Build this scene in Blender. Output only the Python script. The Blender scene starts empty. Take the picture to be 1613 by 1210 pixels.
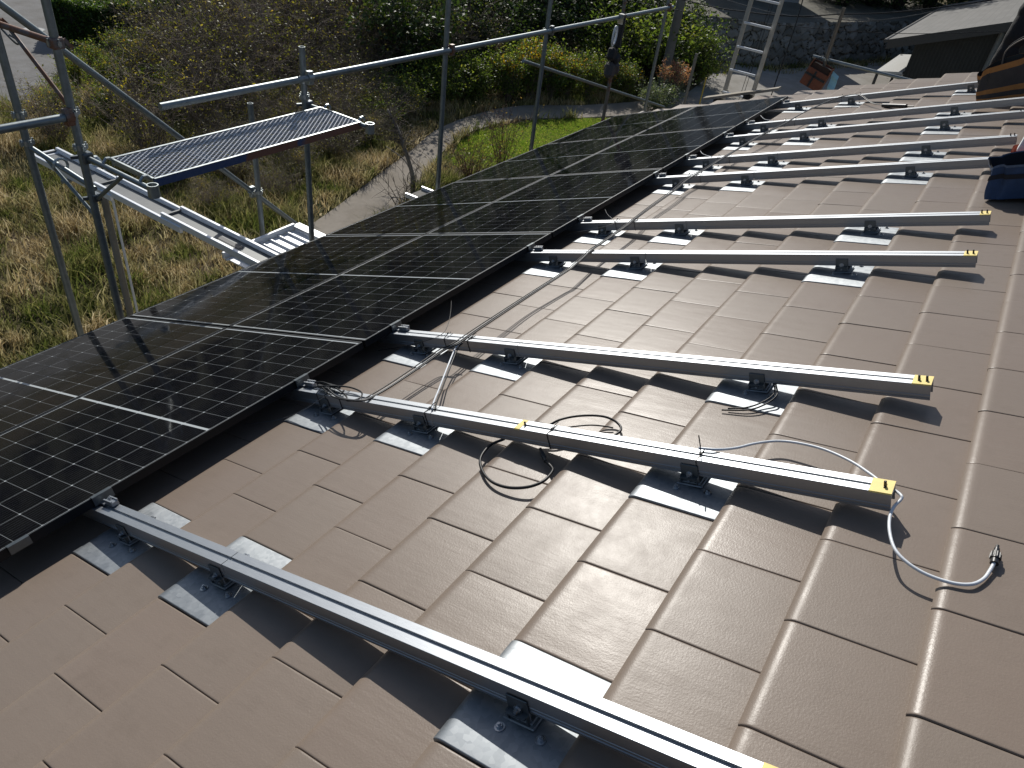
import bpy, math, random
import numpy as np
from mathutils import Vector, Matrix
R_ = math.radians
D = bpy.data
scene = bpy.context.scene
COL = scene.collection

# ------------------------------------------------------------------ camera, sky, sun, exposure
cam_d = D.cameras.new("camera"); cam = D.objects.new("camera", cam_d); COL.objects.link(cam)
CW = Vector((-2.2358, -2.1122, 2.0783))
r0 = Vector((0.556519, -0.822798, 0.115284)); r1 = Vector((-0.444473, -0.412073, -0.795386)); r2 = Vector((0.701948, 0.391406, -0.595038))
cam.matrix_world = Matrix(((r0.x, -r1.x, -r2.x, CW.x), (r0.y, -r1.y, -r2.y, CW.y), (r0.z, -r1.z, -r2.z, CW.z), (0, 0, 0, 1)))
cam_d.sensor_fit = 'HORIZONTAL'; cam_d.sensor_width = 36.0; cam_d.lens = 36.0 * 1157.0 / 1613.0
cam_d.clip_start = 0.05; cam_d.clip_end = 1500
scene.camera = cam

SUN = Vector((0.93, 0.743, 0.79)).normalized()
world = D.worlds.new("World"); scene.world = world; world.use_nodes = True
wn = world.node_tree; wn.nodes.clear()
sky = wn.nodes.new("ShaderNodeTexSky"); sky.sky_type = 'NISHITA'; sky.sun_disc = False
sky.sun_elevation = math.asin(SUN.z); sky.sun_rotation = math.atan2(SUN.x, SUN.y)
bg = wn.nodes.new("ShaderNodeBackground"); bg.inputs[1].default_value = 0.085
wo = wn.nodes.new("ShaderNodeOutputWorld")
wn.links.new(sky.outputs[0], bg.inputs[0]); wn.links.new(bg.outputs[0], wo.inputs[0])
sun_d = D.lights.new("sun", 'SUN'); sun_d.energy = 4.5; sun_d.angle = R_(0.5); sun_d.color = (1.0, 0.965, 0.90)
sun = D.objects.new("sun", sun_d); COL.objects.link(sun)
sun.rotation_mode = 'QUATERNION'; sun.rotation_quaternion = SUN.to_track_quat('Z', 'Y'); sun.location = (0, 0, 30)
vs = scene.view_settings
vs.view_transform = 'Standard'; vs.look = 'None'; vs.gamma = 1.0; vs.exposure = 0.0; vs.use_curve_mapping = False
scene.cycles.max_bounces = 6; scene.cycles.transparent_max_bounces = 8

# ------------------------------------------------------------------ frames
PIT = 0.35728326
cp, sp = math.cos(PIT), math.sin(PIT)
MR = Matrix(((1, 0, 0, 0), (0, cp, sp, 0), (0, -sp, cp, 0), (0, 0, 0, 1)))   # roof frame: u along the eave, v down the slope, w off the roof
def RW(u, v, w): return MR @ Vector((u, v, w))
GZ = -4.5
rng = np.random.default_rng(7)
random.seed(7)

# ------------------------------------------------------------------ mesh builder
class MB:
    def __init__(s): s.v = []; s.f = []; s.n = 0
    def add(s, vs, fs):
        b = s.n
        for p in vs: s.v.append((p[0], p[1], p[2]))
        for f in fs: s.f.append(tuple(i + b for i in f))
        s.n += len(vs); return s
    def box(s, c, d, M=None, bev=0.0):
        x, y, z = d[0] / 2, d[1] / 2, d[2] / 2
        if bev > 0:
            b = min(bev, x * .9, y * .9, z * .9)
            vs = []; 
            for sx in (-1, 1):
                for sy in (-1, 1):
                    for sz in (-1, 1):
                        vs += [(sx * x, sy * (y - b), sz * (z - b)), (sx * (x - b), sy * y, sz * (z - b)), (sx * (x - b), sy * (y - b), sz * z)]
            I = lambda sx, sy, sz, k: ((sx > 0) * 4 + (sy > 0) * 2 + (sz > 0)) * 3 + k
            fs = []
            for q in (-1, 1):
                fs.append([I(q, -1, -1, 0), I(q, 1, -1, 0), I(q, 1, 1, 0), I(q, -1, 1, 0)][::q])
                fs.append([I(-1, q, -1, 1), I(-1, q, 1, 1), I(1, q, 1, 1), I(1, q, -1, 1)][::q])
                fs.append([I(-1, -1, q, 2), I(1, -1, q, 2), I(1, 1, q, 2), I(-1, 1, q, 2)][::q])
            for a in (-1, 1):
                for b2 in (-1, 1):
                    fs.append([I(a, b2, -1, 0), I(a, b2, 1, 0), I(a, b2, 1, 1), I(a, b2, -1, 1)][::-a * b2])
                    fs.append([I(a, -1, b2, 0), I(a, 1, b2, 0), I(a, 1, b2, 2), I(a, -1, b2, 2)][::a * b2])
                    fs.append([I(-1, a, b2, 1), I(1, a, b2, 1), I(1, a, b2, 2), I(-1, a, b2, 2)][::-a * b2])
            for a in (-1, 1):
                for b2 in (-1, 1):
                    for c2 in (-1, 1):
                        fs.append([I(a, b2, c2, 0), I(a, b2, c2, 1), I(a, b2, c2, 2)][::a * b2 * c2])
        else:
            vs = [(sx * x, sy * y, sz * z) for sx in (-1, 1) for sy in (-1, 1) for sz in (-1, 1)]
            fs = [(0, 1, 3, 2), (4, 6, 7, 5), (0, 4, 5, 1), (2, 3, 7, 6), (0, 2, 6, 4), (1, 5, 7, 3)]
        c = Vector(c)
        vs = [((M @ Vector(p)) if M else Vector(p)) + c for p in vs]
        return s.add(vs, fs)
    def obox(s, a, b, w, h, up=Vector((0, 0, 1)), bev=0.0):
        a, b = Vector(a), Vector(b); x = (b - a); L = x.length; x.normalize()
        y = up.cross(x)
        if y.length < 1e-4: y = Vector((0, 1, 0)).cross(x)
        y.normalize(); z = x.cross(y)
        M = Matrix((x, y, z)).transposed()
        return s.box((a + b) / 2, (L, w, h), M, bev)
    def tube(s, pts, r, n=8, cap=True, r2=None):
        pts = [Vector(p) for p in pts]; m = len(pts); rings = []
        up = Vector((0, 0, 1)); prev = None
        for i, p in enumerate(pts):
            t = (pts[min(i + 1, m - 1)] - pts[max(i - 1, 0)])
            if t.length < 1e-9: t = Vector((0, 0, 1))
            t.normalize()
            if prev is None:
                a = up if abs(t.z) < .95 else Vector((1, 0, 0))
                x = t.cross(a).normalized()
            else:
                x = (prev - t * prev.dot(t)).normalized()
            prev = x; y = t.cross(x)
            rr = r if r2 is None else r + (r2 - r) * i / max(1, m - 1)
            rings.append([p + (x * math.cos(2 * math.pi * k / n) + y * math.sin(2 * math.pi * k / n)) * rr for k in range(n)])
        vs = [q for ring in rings for q in ring]; fs = []
        for i in range(m - 1):
            for k in range(n):
                fs.append((i * n + k, i * n + (k + 1) % n, (i + 1) * n + (k + 1) % n, (i + 1) * n + k))
        if cap: fs.append(tuple(range(n))[::-1]); fs.append(tuple((m - 1) * n + k for k in range(n)))
        return s.add(vs, fs)
    def cyl(s, a, b, r, n=10, r2=None): return s.tube([a, b], r, n, True, r2)
    def hexbolt(s, c, ax, r=.008, h=.007, washer=True):
        c, ax = Vector(c), Vector(ax).normalized()
        if washer: s.cyl(c, c + ax * .002, r * 1.45, 14)
        s.cyl(c + ax * .002, c + ax * (.002 + h), r, 6)
        s.cyl(c + ax * (.002 + h), c + ax * (.002 + h * 1.8), r * .5, 8)
        return s
    def sheet(s, fn, us, vs_):
        b = [fn(u, v) for u in us for v in vs_]; m = len(vs_)
        fs = [(i * m + j, (i + 1) * m + j, (i + 1) * m + j + 1, i * m + j + 1) for i in range(len(us) - 1) for j in range(m - 1)]
        return s.add(b, fs)
    def poly(s, pts, z, th=0.0):
        n = len(pts)
        s.add([(p[0], p[1], z) for p in pts], [tuple(range(n))]); return s
    def build(s, name, mat, parent=None, smooth=False, loc=None):
        me = D.meshes.new(name); me.from_pydata(s.v, [], s.f); me.update()
        o = D.objects.new(name, me); COL.objects.link(o)
        if mat: me.materials.append(mat)
        if smooth:
            me.polygons.foreach_set("use_smooth", [True] * len(me.polygons))
            if smooth != 'all': me.set_sharp_from_angle(angle=R_(smooth if smooth is not True else 40))
        if parent: o.parent = parent
        if loc: o.location = loc
        return o

def mesh_np(name, V, Q, mat, attr=None, parent=None):
    me = D.meshes.new(name); nv = len(V); nq = len(Q); k = Q.shape[1]
    me.vertices.add(nv); me.vertices.foreach_set("co", np.asarray(V, np.float32).ravel())
    me.loops.add(nq * k); me.loops.foreach_set("vertex_index", np.asarray(Q, np.int32).ravel())
    me.polygons.add(nq); me.polygons.foreach_set("loop_start", np.arange(0, nq * k, k, dtype=np.int32))
    if attr is not None:
        a = me.attributes.new("rnd", 'FLOAT', 'FACE'); a.data.foreach_set("value", np.asarray(attr, np.float32))
    me.update(calc_edges=True); me.validate()
    me.materials.append(mat)
    o = D.objects.new(name, me); COL.objects.link(o)
    if parent: o.parent = parent
    return o

def tag(o, label=None, cat=None, group=None, kind=None):
    if label: o['label'] = label
    if cat: o['category'] = cat
    if group: o['group'] = group
    if kind: o['kind'] = kind
    return o
def thing(name, label, cat, group=None, loc=(0, 0, 0), roof=False, rz=0):
    o = D.objects.new(name, None); COL.objects.link(o); o.empty_display_size = .1
    if roof: o.matrix_world = Matrix.Translation(RW(*loc)) @ MR
    else: o.location = loc; o.rotation_euler = (0, 0, rz)
    return tag(o, label, cat, group)
def copy_tree(o, parent=None):
    c = o.copy(); COL.objects.link(c)
    if parent: c.parent = parent
    for ch in o.children: copy_tree(ch, c)
    return c

# ------------------------------------------------------------------ materials
class NT:
    def __init__(s, name, rough=.5, metal=0.0, color=(.5, .5, .5), spec=.5):
        s.m = D.materials.new(name); s.m.use_nodes = True; s.t = s.m.node_tree
        s.b = s.t.nodes["Principled BSDF"]; s.out = s.t.nodes["Material Output"]
        s.b.inputs["Roughness"].default_value = rough; s.b.inputs["Metallic"].default_value = metal
        s.b.inputs["Base Color"].default_value = (*color, 1); s.b.inputs["Specular IOR Level"].default_value = spec
    def n(s, t, **k):
        x = s.t.nodes.new(t)
        for a, b in k.items(): setattr(x, a, b)
        return x
    def l(s, a, b): s.t.links.new(a, b)
    def set(s, inp, v):
        if hasattr(v, 'is_output'): s.l(v, inp)
        else: inp.default_value = v
    def math(s, op, a, b=0.0, c=None):
        x = s.n("ShaderNodeMath", operation=op); s.set(x.inputs[0], a); s.set(x.inputs[1], b)
        if c is not None: s.set(x.inputs[2], c)
        return x.outputs[0]
    def coord(s, kind="Object"): return s.n("ShaderNodeTexCoord").outputs[kind]
    def geo(s): return s.n("ShaderNodeNewGeometry").outputs["Position"]
    def mapping(s, v, scale=(1, 1, 1), rot=(0, 0, 0)):
        x = s.n("ShaderNodeMapping"); s.l(v, x.inputs[0]); x.inputs["Scale"].default_value = scale; x.inputs["Rotation"].default_value = rot
        return x.outputs[0]
    def noise(s, v, scale, detail=3, rough=.55):
        x = s.n("ShaderNodeTexNoise"); s.l(v, x.inputs["Vector"]); x.inputs["Scale"].default_value = scale
        x.inputs["Detail"].default_value = detail; x.inputs["Roughness"].default_value = rough
        return x.outputs["Fac"]
    def ramp(s, fac, stops):
        x = s.n("ShaderNodeValToRGB"); s.l(fac, x.inputs[0]); e = x.color_ramp.elements
        while len(e) < len(stops): e.new(.5)
        for i, (p, c) in enumerate(stops):
            e[i].position = p; e[i].color = (*c, 1) if len(c) == 3 else c
        return x.outputs[0]
    def mix(s, f, a, b, mode='MIX'):
        x = s.n("ShaderNodeMix", data_type='RGBA', blend_type=mode)
        s.set(x.inputs[0], f)
        for i, v in ((6, a), (7, b)):
            if hasattr(v, 'is_output'): s.l(v, x.inputs[i])
            else: x.inputs[i].default_value = (*v, 1)
        return x.outputs[2]
    def base(s, c): s.l(c, s.b.inputs["Base Color"]); return s
    def bump(s, h, st=.3, dist=.01):
        x = s.n("ShaderNodeBump"); x.inputs["Strength"].default_value = st; x.inputs["Distance"].default_value = dist
        s.l(h, x.inputs["Height"]); s.l(x.outputs[0], s.b.inputs["Normal"]); return s
    def attr(s, name="rnd"):
        x = s.n("ShaderNodeAttribute"); x.attribute_name = name; return x.outputs["Fac"]

def mat_tile():
    m = NT("glazed_brown_tile", .46, spec=.23)
    p = m.coord(); r = m.attr()
    n1 = m.noise(p, 2.6, 4); n2 = m.noise(p, 190, 3, .6); n3 = m.noise(m.mapping(p, (26, 4.5, 6)), 1.0, 3, .55); n4 = m.noise(p, 11, 5, .65)
    c = m.mix(n1, (.190, .147, .116), (.226, .180, .145))
    c = m.mix(m.math('MULTIPLY', r, .5), c, (.190, .156, .126))
    c = m.mix(m.ramp(n4, [(.52, (0, 0, 0)), (.75, (.35, .35, .35))]), c, (.148, .114, .088))
    sp_ = m.ramp(m.noise(p, 75, 2), [(.70, (0, 0, 0)), (.76, (1, 1, 1))])
    m.base(m.mix(m.math('MULTIPLY', sp_, .16), c, (.32, .28, .24)))
    m.l(m.math('ADD', m.math('MULTIPLY', n4, .16), m.math('ADD', m.math('MULTIPLY', r, .05), .265)), m.b.inputs["Roughness"])
    h = m.math('ADD', m.math('MULTIPLY', n2, .21), m.math('ADD', m.math('MULTIPLY', n3, .50), m.math('MULTIPLY', n1, .5)))
    m.bump(h, .22, .008)
    return m.m
def mat_metal(name, c0, c1, rough=.38, scale=22, metal=.92, stretch=(1, 1, 1), bump=.05):
    m = NT(name, rough, metal); p = m.mapping(m.coord(), stretch)
    n = m.noise(p, scale, 4, .65)
    m.base(m.mix(n, c0, c1))
    m.l(m.math('ADD', m.math('MULTIPLY', n, .22), rough - .11), m.b.inputs["Roughness"])
    m.bump(n, bump, .002); return m.m
def mat_galv():
    m = NT("galvanised_sheet", .36, .8); p = m.coord()
    v = m.n("ShaderNodeTexVoronoi"); m.l(p, v.inputs["Vector"]); v.inputs["Scale"].default_value = 70
    n = m.noise(p, 14, 4, .6)
    c = m.mix(n, (.15, .165, .18), (.34, .36, .375)); c = m.mix(.35, c, m.ramp(v.outputs["Color"], [(0, (.18, .20, .22)), (1, (.42, .44, .45))]))
    m.base(c); m.l(m.math('ADD', m.math('MULTIPLY', n, .40), .34), m.b.inputs["Roughness"]); m.bump(m.noise(p, 6, 2), .12, .01); return m.m
def mat_plain(name, c, rough=.5, metal=0.0, var=.25, scale=30, spec=.5, bump=0.0):
    m = NT(name, rough, metal, spec=spec); n = m.noise(m.coord(), scale, 4)
    m.base(m.mix(n, tuple(x * (1 - var) for x in c), tuple(min(1, x * (1 + var)) for x in c)))
    if bump: m.bump(n, bump, .01)
    return m.m
def mat_rusty(name, c, amount=.5):
    m = NT(name, .55, .55); p = m.coord(); n = m.noise(p, 9, 5, .65)
    f = m.ramp(n, [(.62 - amount * .3, (0, 0, 0)), (.72 - amount * .25, (1, 1, 1))])
    c2 = m.mix(m.noise(p, 40, 3), (.12, .045, .02), (.20, .085, .04))
    m.base(m.mix(f, m.mix(m.noise(p, 25, 3), tuple(x * .75 for x in c), c), c2))
    m.l(m.math('MULTIPLY', m.math('SUBTRACT', 1.0, f), .7), m.b.inputs["Metallic"])
    m.bump(n, .1, .003); return m.m
def mat_panel():
    m = NT("solar_glass", .06, 0, spec=.11)
    sx = m.n("ShaderNodeSeparateXYZ"); m.l(m.coord(), sx.inputs[0]); x, y = sx.outputs[0], sx.outputs[1]
    ax = m.math('ABSOLUTE', x); ay = m.math('ABSOLUTE', y)
    HX, HY = .889, .567
    px = (HX - .012 - .009 - .006) / 9; py = (HY - .011 - .004) / 3
    def dist(a, off, p):                       # metres to the nearest cell border
        t = m.math('DIVIDE', m.math('SUBTRACT', a, off), p)
        return m.math('MULTIPLY', m.math('ABSOLUTE', m.math('SUBTRACT', t, m.math('ROUND', t))), p)
    dx = dist(ax, .006, px); dy = dist(ay, 0.0, py)
    lx = m.math('LESS_THAN', dx, .0008); ly = m.math('LESS_THAN', dy, .0010)
    dia = m.math('LESS_THAN', m.math('ADD', dx, dy), .0055)
    mid = m.math('LESS_THAN', ax, .0062)
    mar = m.math('GREATER_THAN', ax, HX - .012 - .0085)
    mary = m.math('GREATER_THAN', ay, HY - .011 - .0036)
    w = m.math('MAXIMUM', m.math('MAXIMUM', m.math('MULTIPLY', lx, .8), ly), m.math('MAXIMUM', dia, m.math('MAXIMUM', mid, m.math('MAXIMUM', mar, mary))))
    tb = m.math('MULTIPLY', m.math('DIVIDE', ay, py), 10.0)
    bb = m.math('LESS_THAN', m.math('ABSOLUTE', m.math('SUBTRACT', m.math('FRACT', tb), .5)), .03)
    p = m.coord(); n = m.noise(p, 2.2, 4)
    cell = m.mix(n, (.0018, .002, .0038), (.0045, .0046, .006))
    c = m.mix(m.math('MULTIPLY', bb, .16), cell, (.3, .31, .33))
    c = m.mix(m.math('MULTIPLY', w, m.math('MAXIMUM', m.math('MAXIMUM', dia, m.math('MAXIMUM', mid, m.math('MAXIMUM', mar, mary))), .55)), c, (.42, .45, .46))
    dirt = m.ramp(m.noise(p, 6, 5, .7), [(.45, (0, 0, 0)), (.8, (1, 1, 1))])
    m.base(m.mix(m.math('MULTIPLY', dirt, .012), c, (.3, .27, .22)))
    m.l(m.math('ADD', m.math('MULTIPLY', dirt, .12), .05), m.b.inputs["Roughness"])
    return m.m
def mat_leaf(name, stops, trans=.45, rough=.5):
    m = NT(name, rough, spec=.35); r = m.attr()
    oi = m.n("ShaderNodeObjectInfo")
    f = m.math('FRACT', m.math('ADD', m.math('MULTIPLY', r, .85), m.math('MULTIPLY', oi.outputs["Random"], .22)))
    c = m.ramp(f, [(p_, tuple(min(.6, 1.4 * x) for x in c_)) for p_, c_ in stops]); m.base(c)
    t = m.n("ShaderNodeBsdfTranslucent"); m.l(m.mix(1.0, c, (1.5, 1.45, .7), 'MULTIPLY'), t.inputs[0])
    mx = m.n("ShaderNodeMixShader"); mx.inputs[0].default_value = trans
    m.l(m.b.outputs[0], mx.inputs[1]); m.l(t.outputs[0], mx.inputs[2]); m.l(mx.outputs[0], m.out.inputs[0])
    return m.m
def mat_ground():
    m = NT("meadow_soil", .95, spec=.1); p = m.geo()
    a = m.noise(p, .35, 4); b = m.noise(p, 6, 5, .7); c3 = m.noise(p, 40, 3, .7)
    c = m.mix(b, (.10, .075, .045), (.27, .21, .125))
    g = m.ramp(a, [(.42, (0, 0, 0)), (.58, (1, 1, 1))])
    c = m.mix(m.math('MULTIPLY', g, .7), c, m.mix(c3, (.03, .045, .012), (.075, .10, .03)))
    m.base(c); m.bump(m.math('ADD', b, c3), .9, .08); return m.m
def mat_stone(name, c0, c1, scale=12, rough=.9, bump=.4):
    m = NT(name, rough, spec=.2); p = m.geo(); a = m.noise(p, scale, 6, .65); b = m.noise(p, scale * .12, 3)
    st = m.ramp(m.noise(p, scale * .05 + .4, 4, .7), [(.4, (1, 1, 1)), (.7, (.72, .70, .66))])
    m.base(m.mix(1.0, m.mix(m.math('MULTIPLY', m.math('ADD', a, b), .5), c0, c1), st, 'MULTIPLY')); m.bump(a, bump, .02); return m.m

TILE = mat_tile(); ALU = mat_metal("rail_aluminium", (.33, .35, .375), (.43, .45, .47), .44, 30, .95, (60, .8, 60), .03)
GALV = mat_galv(); PIPE = mat_metal("galvanised_pipe", (.13, .155, .165), (.30, .335, .345), .46, 26, .75)
RUST = mat_rusty("rusty_steel", (.22, .2, .19), .75); CLAMPM = mat_metal("zinc_steel", (.28, .31, .32), (.46, .5, .5), .42, 40, .9)
DARKM = mat_metal("dark_plated_steel", (.10, .115, .125), (.2, .22, .23), .4, 40, .9)
FRAME = mat_plain("black_anodised_frame", (.012, .0125, .014), .42, .3, .25, 50, .3); FLIP = mat_plain("pale_edge_highlight", (.16, .165, .17), .36, .9, .3, 40)  # pale edge colour stands in for the highlight on the frame bevel
GLASS = mat_panel(); CABLE = mat_plain("black_cable", (.010, .010, .011), .45, 0, .2, 60, .35)
CABLEG = mat_plain("grey_cable", (.09, .092, .095), .4, 0, .15, 60); CABLEW = mat_plain("white_cable", (.66, .69, .72), .4, 0, .08, 60)
BLACKP = mat_plain("black_plastic", (.02, .021, .022), .38, 0, .2, 40); TAPE = mat_plain("yellow_tape", (.80, .62, .18), .55, 0, .22, 35)
STEELB = mat_metal("stainless_bolt", (.4, .41, .42), (.62, .63, .64), .3, 60, 1.0)
UNDER = mat_plain("black_underlay", (.012, .011, .010), .9)  # underlay kept near-black so its colour shades the gaps between tiles

# ------------------------------------------------------------------ the house and its tiled roof
TP, VP0, VPI = .3183, -2.010, .2815            # tile pitch along the eave, a nose line, pitch down the slope
WN, WL = -.114, -.142                            # height of the nose and of the upslope end of a tile
house = thing("tiled_house", "house whose brown tiled roof fills the foreground under rails and solar panels", "house")
def tile_profile():
    o = []
    for d in (.300, .20, .10, .048, .040, .032, .024, .016, .009, .004, .0010, 0.0, 0.0):
        w = WL + (WN - WL) * (1 - d / VPI)
        k = max(0, 1 - d / .034); w -= .0105 * k ** 2.5
        o.append((d, w))
    o[-1] = (0.0, WL - .010)
    return o
TPROF = tile_profile()
RAILS = [-1.389, -.431, .211, 1.511, 2.161, 3.427, 4.085, 5.03, 5.665, 6.905]
PLATE_ROWS = [-.0393, -.6023, -1.7283]
def row_phase(k): return (-1.075 if k % 2 == 0 else -.918)
plates = set(); PLATE_CELLS = []
for ri, ru in enumerate(RAILS):
    for pj, k in enumerate((7, 5, 1)):
        ph = row_phase(k); c = round((ru - ph - TP / 2) / TP); plates.add((k, c)); PLATE_CELLS.append((ri, pj, k, ph + c * TP))
def tile_verts(u0, vn, jit, j2, j3, prof=TPROF, gap=.0011):
    xs = [(u0 + gap, -.016), (u0 + gap, -.0020), (u0 + gap + .0008, -.0007), (u0 + gap + .0024, 0.0), (u0 + .007, .0001), (u0 + TP * .33, .0004), (u0 + TP * .66, .0004), (u0 + TP - .007, .0001), (u0 + TP - gap - .0024, 0.0), (u0 + TP - gap - .0008, -.0007), (u0 + TP - gap, -.0020), (u0 + TP - gap, -.016)]
    vs = []
    for (x, dw) in xs:
        for (d, w) in prof:
            fx = (x - u0) / TP - .5
            vs.append((x, vn - d + j3, w + dw + jit * (1 - d / .3) + j2 * fx))
    return vs, len(xs), len(prof)
def build_tiles():
    V = []; Q = []; A = []; n = 0
    for k in range(-7, 17):
        vn = VP0 + VPI * k
        if vn > 2.46: continue
        ph = row_phase(k); c0 = math.ceil((-4.2 - ph) / TP); c1 = math.floor((8.62 - ph) / TP)
        for c in range(c0, c1):
            if (k, c) in plates: continue
            vs, a, b = tile_verts(ph + c * TP, vn, random.gauss(0, .0008), random.gauss(0, .0014), random.gauss(0, .0010))
            V += vs; col = random.random()
            for i in range(a - 1):
                for j in range(b - 1):
                    q = n + i * b + j
                    Q.append((q, q + b, q + b + 1, q + 1)); A.append(col)
            n += len(vs)
    o = mesh_np("roof_tiles", np.array(V), np.array(Q)[:, ::-1], TILE, A)
    me = o.data; me.polygons.foreach_set("use_smooth", [True] * len(me.polygons)); me.set_sharp_from_angle(angle=R_(50))
    return o
rt = build_tiles(); rt.parent = house; rt.matrix_parent_inverse = Matrix(); rt.matrix_basis = MR
mb = MB(); mb.box((2.15, -.80, WL - .06), (12.66, 6.46, .08)); o = mb.build("roof_deck", UNDER, house); o.matrix_basis = MR
ridge_y = -4.02 * cp
WALL = mat_stone("cream_render", (.42, .38, .32), (.5, .46, .40), 20, .9, .2)
mb = MB()
rw = RW(0, -4.0, -.2)
ye, yb = RW(0, 2.0, 0).y, 2 * rw.y - RW(0, 2.0, 0).y
zt = RW(0, 2.0, -.25).z
mb.add([(-3.9, ye, GZ - .1), (-3.9, yb, GZ - .1), (-3.9, yb, zt), (-3.9, rw.y, rw.z), (-3.9, ye, zt), (8.3, ye, GZ - .1), (8.3, yb, GZ - .1), (8.3, yb, zt), (8.3, rw.y, rw.z), (8.3, ye, zt)],
       [(0, 4, 3, 2, 1), (5, 6, 7, 8, 9), (0, 5, 9, 4), (1, 2, 7, 6)])
mb.build("wall", WALL, house)
mb = MB()
b0 = RW(0, -4.03, -.13); e2 = Vector((0, b0.y - 5.9 * cp, b0.z - 5.9 * sp))
mb.add([(-4.18, b0.y, b0.z), (8.48, b0.y, b0.z), (8.48, e2.y, e2.z), (-4.18, e2.y, e2.z), (-4.18, b0.y, b0.z - .1), (8.48, b0.y, b0.z - .1), (8.48, e2.y, e2.z - .1), (-4.18, e2.y, e2.z - .1)],
       [(0, 3, 2, 1), (4, 5, 6, 7), (0, 1, 5, 4), (1, 2, 6, 5), (2, 3, 7, 6), (3, 0, 4, 7)])
mb.build("back_roof_slope", TILE, house)
mb = MB()
for i in range(40):
    x = -4.2 + i * .318; mb.tube([RW(x, -4.03, -.12), RW(x + .316, -4.03, -.12)], .085, 10, True)
mb.build("ridge_cap", TILE, house, smooth=60)
mb = MB(); g0 = RW(-4.2, 2.52, -.2); g1 = RW(8.5, 2.52, -.2)
mb.tube([(g0.x, g0.y, g0.z), (g1.x, g1.y, g1.z)], .055, 10); mb.build("gutter", mat_plain("brown_gutter", (.06, .045, .04), .45), house, smooth=60)

# ------------------------------------------------------------------ solar panels
ORD5 = ["nearest the camera", "second from the camera", "middle of five", "second from the far end", "farthest from the camera"]
ML, MW, MT = 1.778, 1.134, .035
PU = [(-1.7958 + 1.7958 * i + .8979) for i in range(5)]
def make_panel():
    r = thing("solar_panel", "x", "solar panel", "solar panels in two rows on the roof")
    f = MB(); t = .011
    f.box((0, -(MW - t) / 2, -MT / 2), (ML, t, MT), bev=.0012); f.box((0, (MW - t) / 2, -MT / 2), (ML, t, MT), bev=.0012)
    f.box((-(ML - t) / 2, 0, -MT / 2), (t, MW - 2 * t, MT), bev=.0012); f.box(((ML - t) / 2, 0, -MT / 2), (t, MW - 2 * t, MT), bev=.0012)
    f.build("frame", FRAME, r)
    f = MB(); e = .0035
    f.box((0, -(MW - e) / 2, .0002), (ML - .002, e, .0012)); f.box((0, (MW - e) / 2, .0002), (ML - .002, e, .0012)); f.box((-(ML - e) / 2, 0, .0002), (e, MW - 2 * e, .0012)); f.box(((ML - e) / 2, 0, .0002), (e, MW - 2 * e, .0012))
    f.build("frame_edge_highlight", FLIP, r)  # thin pale strips paint the bright bevel line around the frame
    g = MB(); g.box((0, 0, -.0042), (ML - 2 * t + .002, MW - 2 * t + .002, .005)); g.build("glass", GLASS, r)
    j = MB(); j.box((0, 0, -.0095), (ML - 2 * t, MW - 2 * t, .004)); j.build("backsheet", mat_plain("grey_backsheet", (.35, .36, .37), .6), r)
    return r
panel0 = make_panel()
for row in range(2):
    for i in range(5):
        p = panel0 if (row == 0 and i == 0) else copy_tree(panel0)
        p.matrix_world = Matrix.Translation(RW(PU[i], MW / 2 + .001 + row * 1.146, 0)) @ MR
        p['label'] = ("black solar panel in the upper row, " if row == 0 else "black solar panel in the lower row, ") + ORD5[i]

# ------------------------------------------------------------------ rails, tape, brackets, clamps
ORD10 = ["nearest the camera", "second from the camera", "third from the camera", "fourth from the camera", "fifth from the camera",
         "behind the blue bag", "behind the orange bucket", "eighth from the camera", "just before the striped tote", "behind the striped tote"]
RT, RB = -.0355, -.0915
def rail_mesh(L0, L1):
    h = RT - RB; w = .0315
    prof = [(-w, 0), (-w, h * .12), (-w + .0022, h * .14), (-w + .0022, h * .20), (-w, h * .22), (-w, h * .30), (-w + .0012, h * .32), (-w + .0012, h * .35), (-w, h * .37), (-w, h - .001), (-w + .001, h),
            (-.0055, h), (-.0055, h - .007), (.0055, h - .007), (.0055, h), (w - .001, h), (w, h - .001), (w, h * .37), (w - .0012, h * .35), (w - .0012, h * .32), (w, h * .30), (w, h * .22), (w - .0022, h * .20), (w - .0022, h * .14), (w, h * .12), (w, 0),
            (w - .003, 0), (w - .003, h - .014), (-w + .003, h - .014), (-w + .003, 0)]
    n = len(prof); vs = [(x, L0, z) for x, z in prof] + [(x, L1, z) for x, z in prof]
    fs = [(i, (i + 1) % n, n + (i + 1) % n, n + i) for i in range(n)]
    b = MB(); b.add(vs, fs)
    # end faces as quads strips between the outer and inner skins
    b.add([(x, L0, z) for x, z in prof], [tuple(range(n))]); b.add([(x, L1, z) for x, z in prof], [tuple(range(n))[::-1]])
    return b
rail_end = [-2.437, -2.437, -2.440, -2.441, -2.437, -2.436, -2.432, -2.437, -2.62, -2.60]
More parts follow.
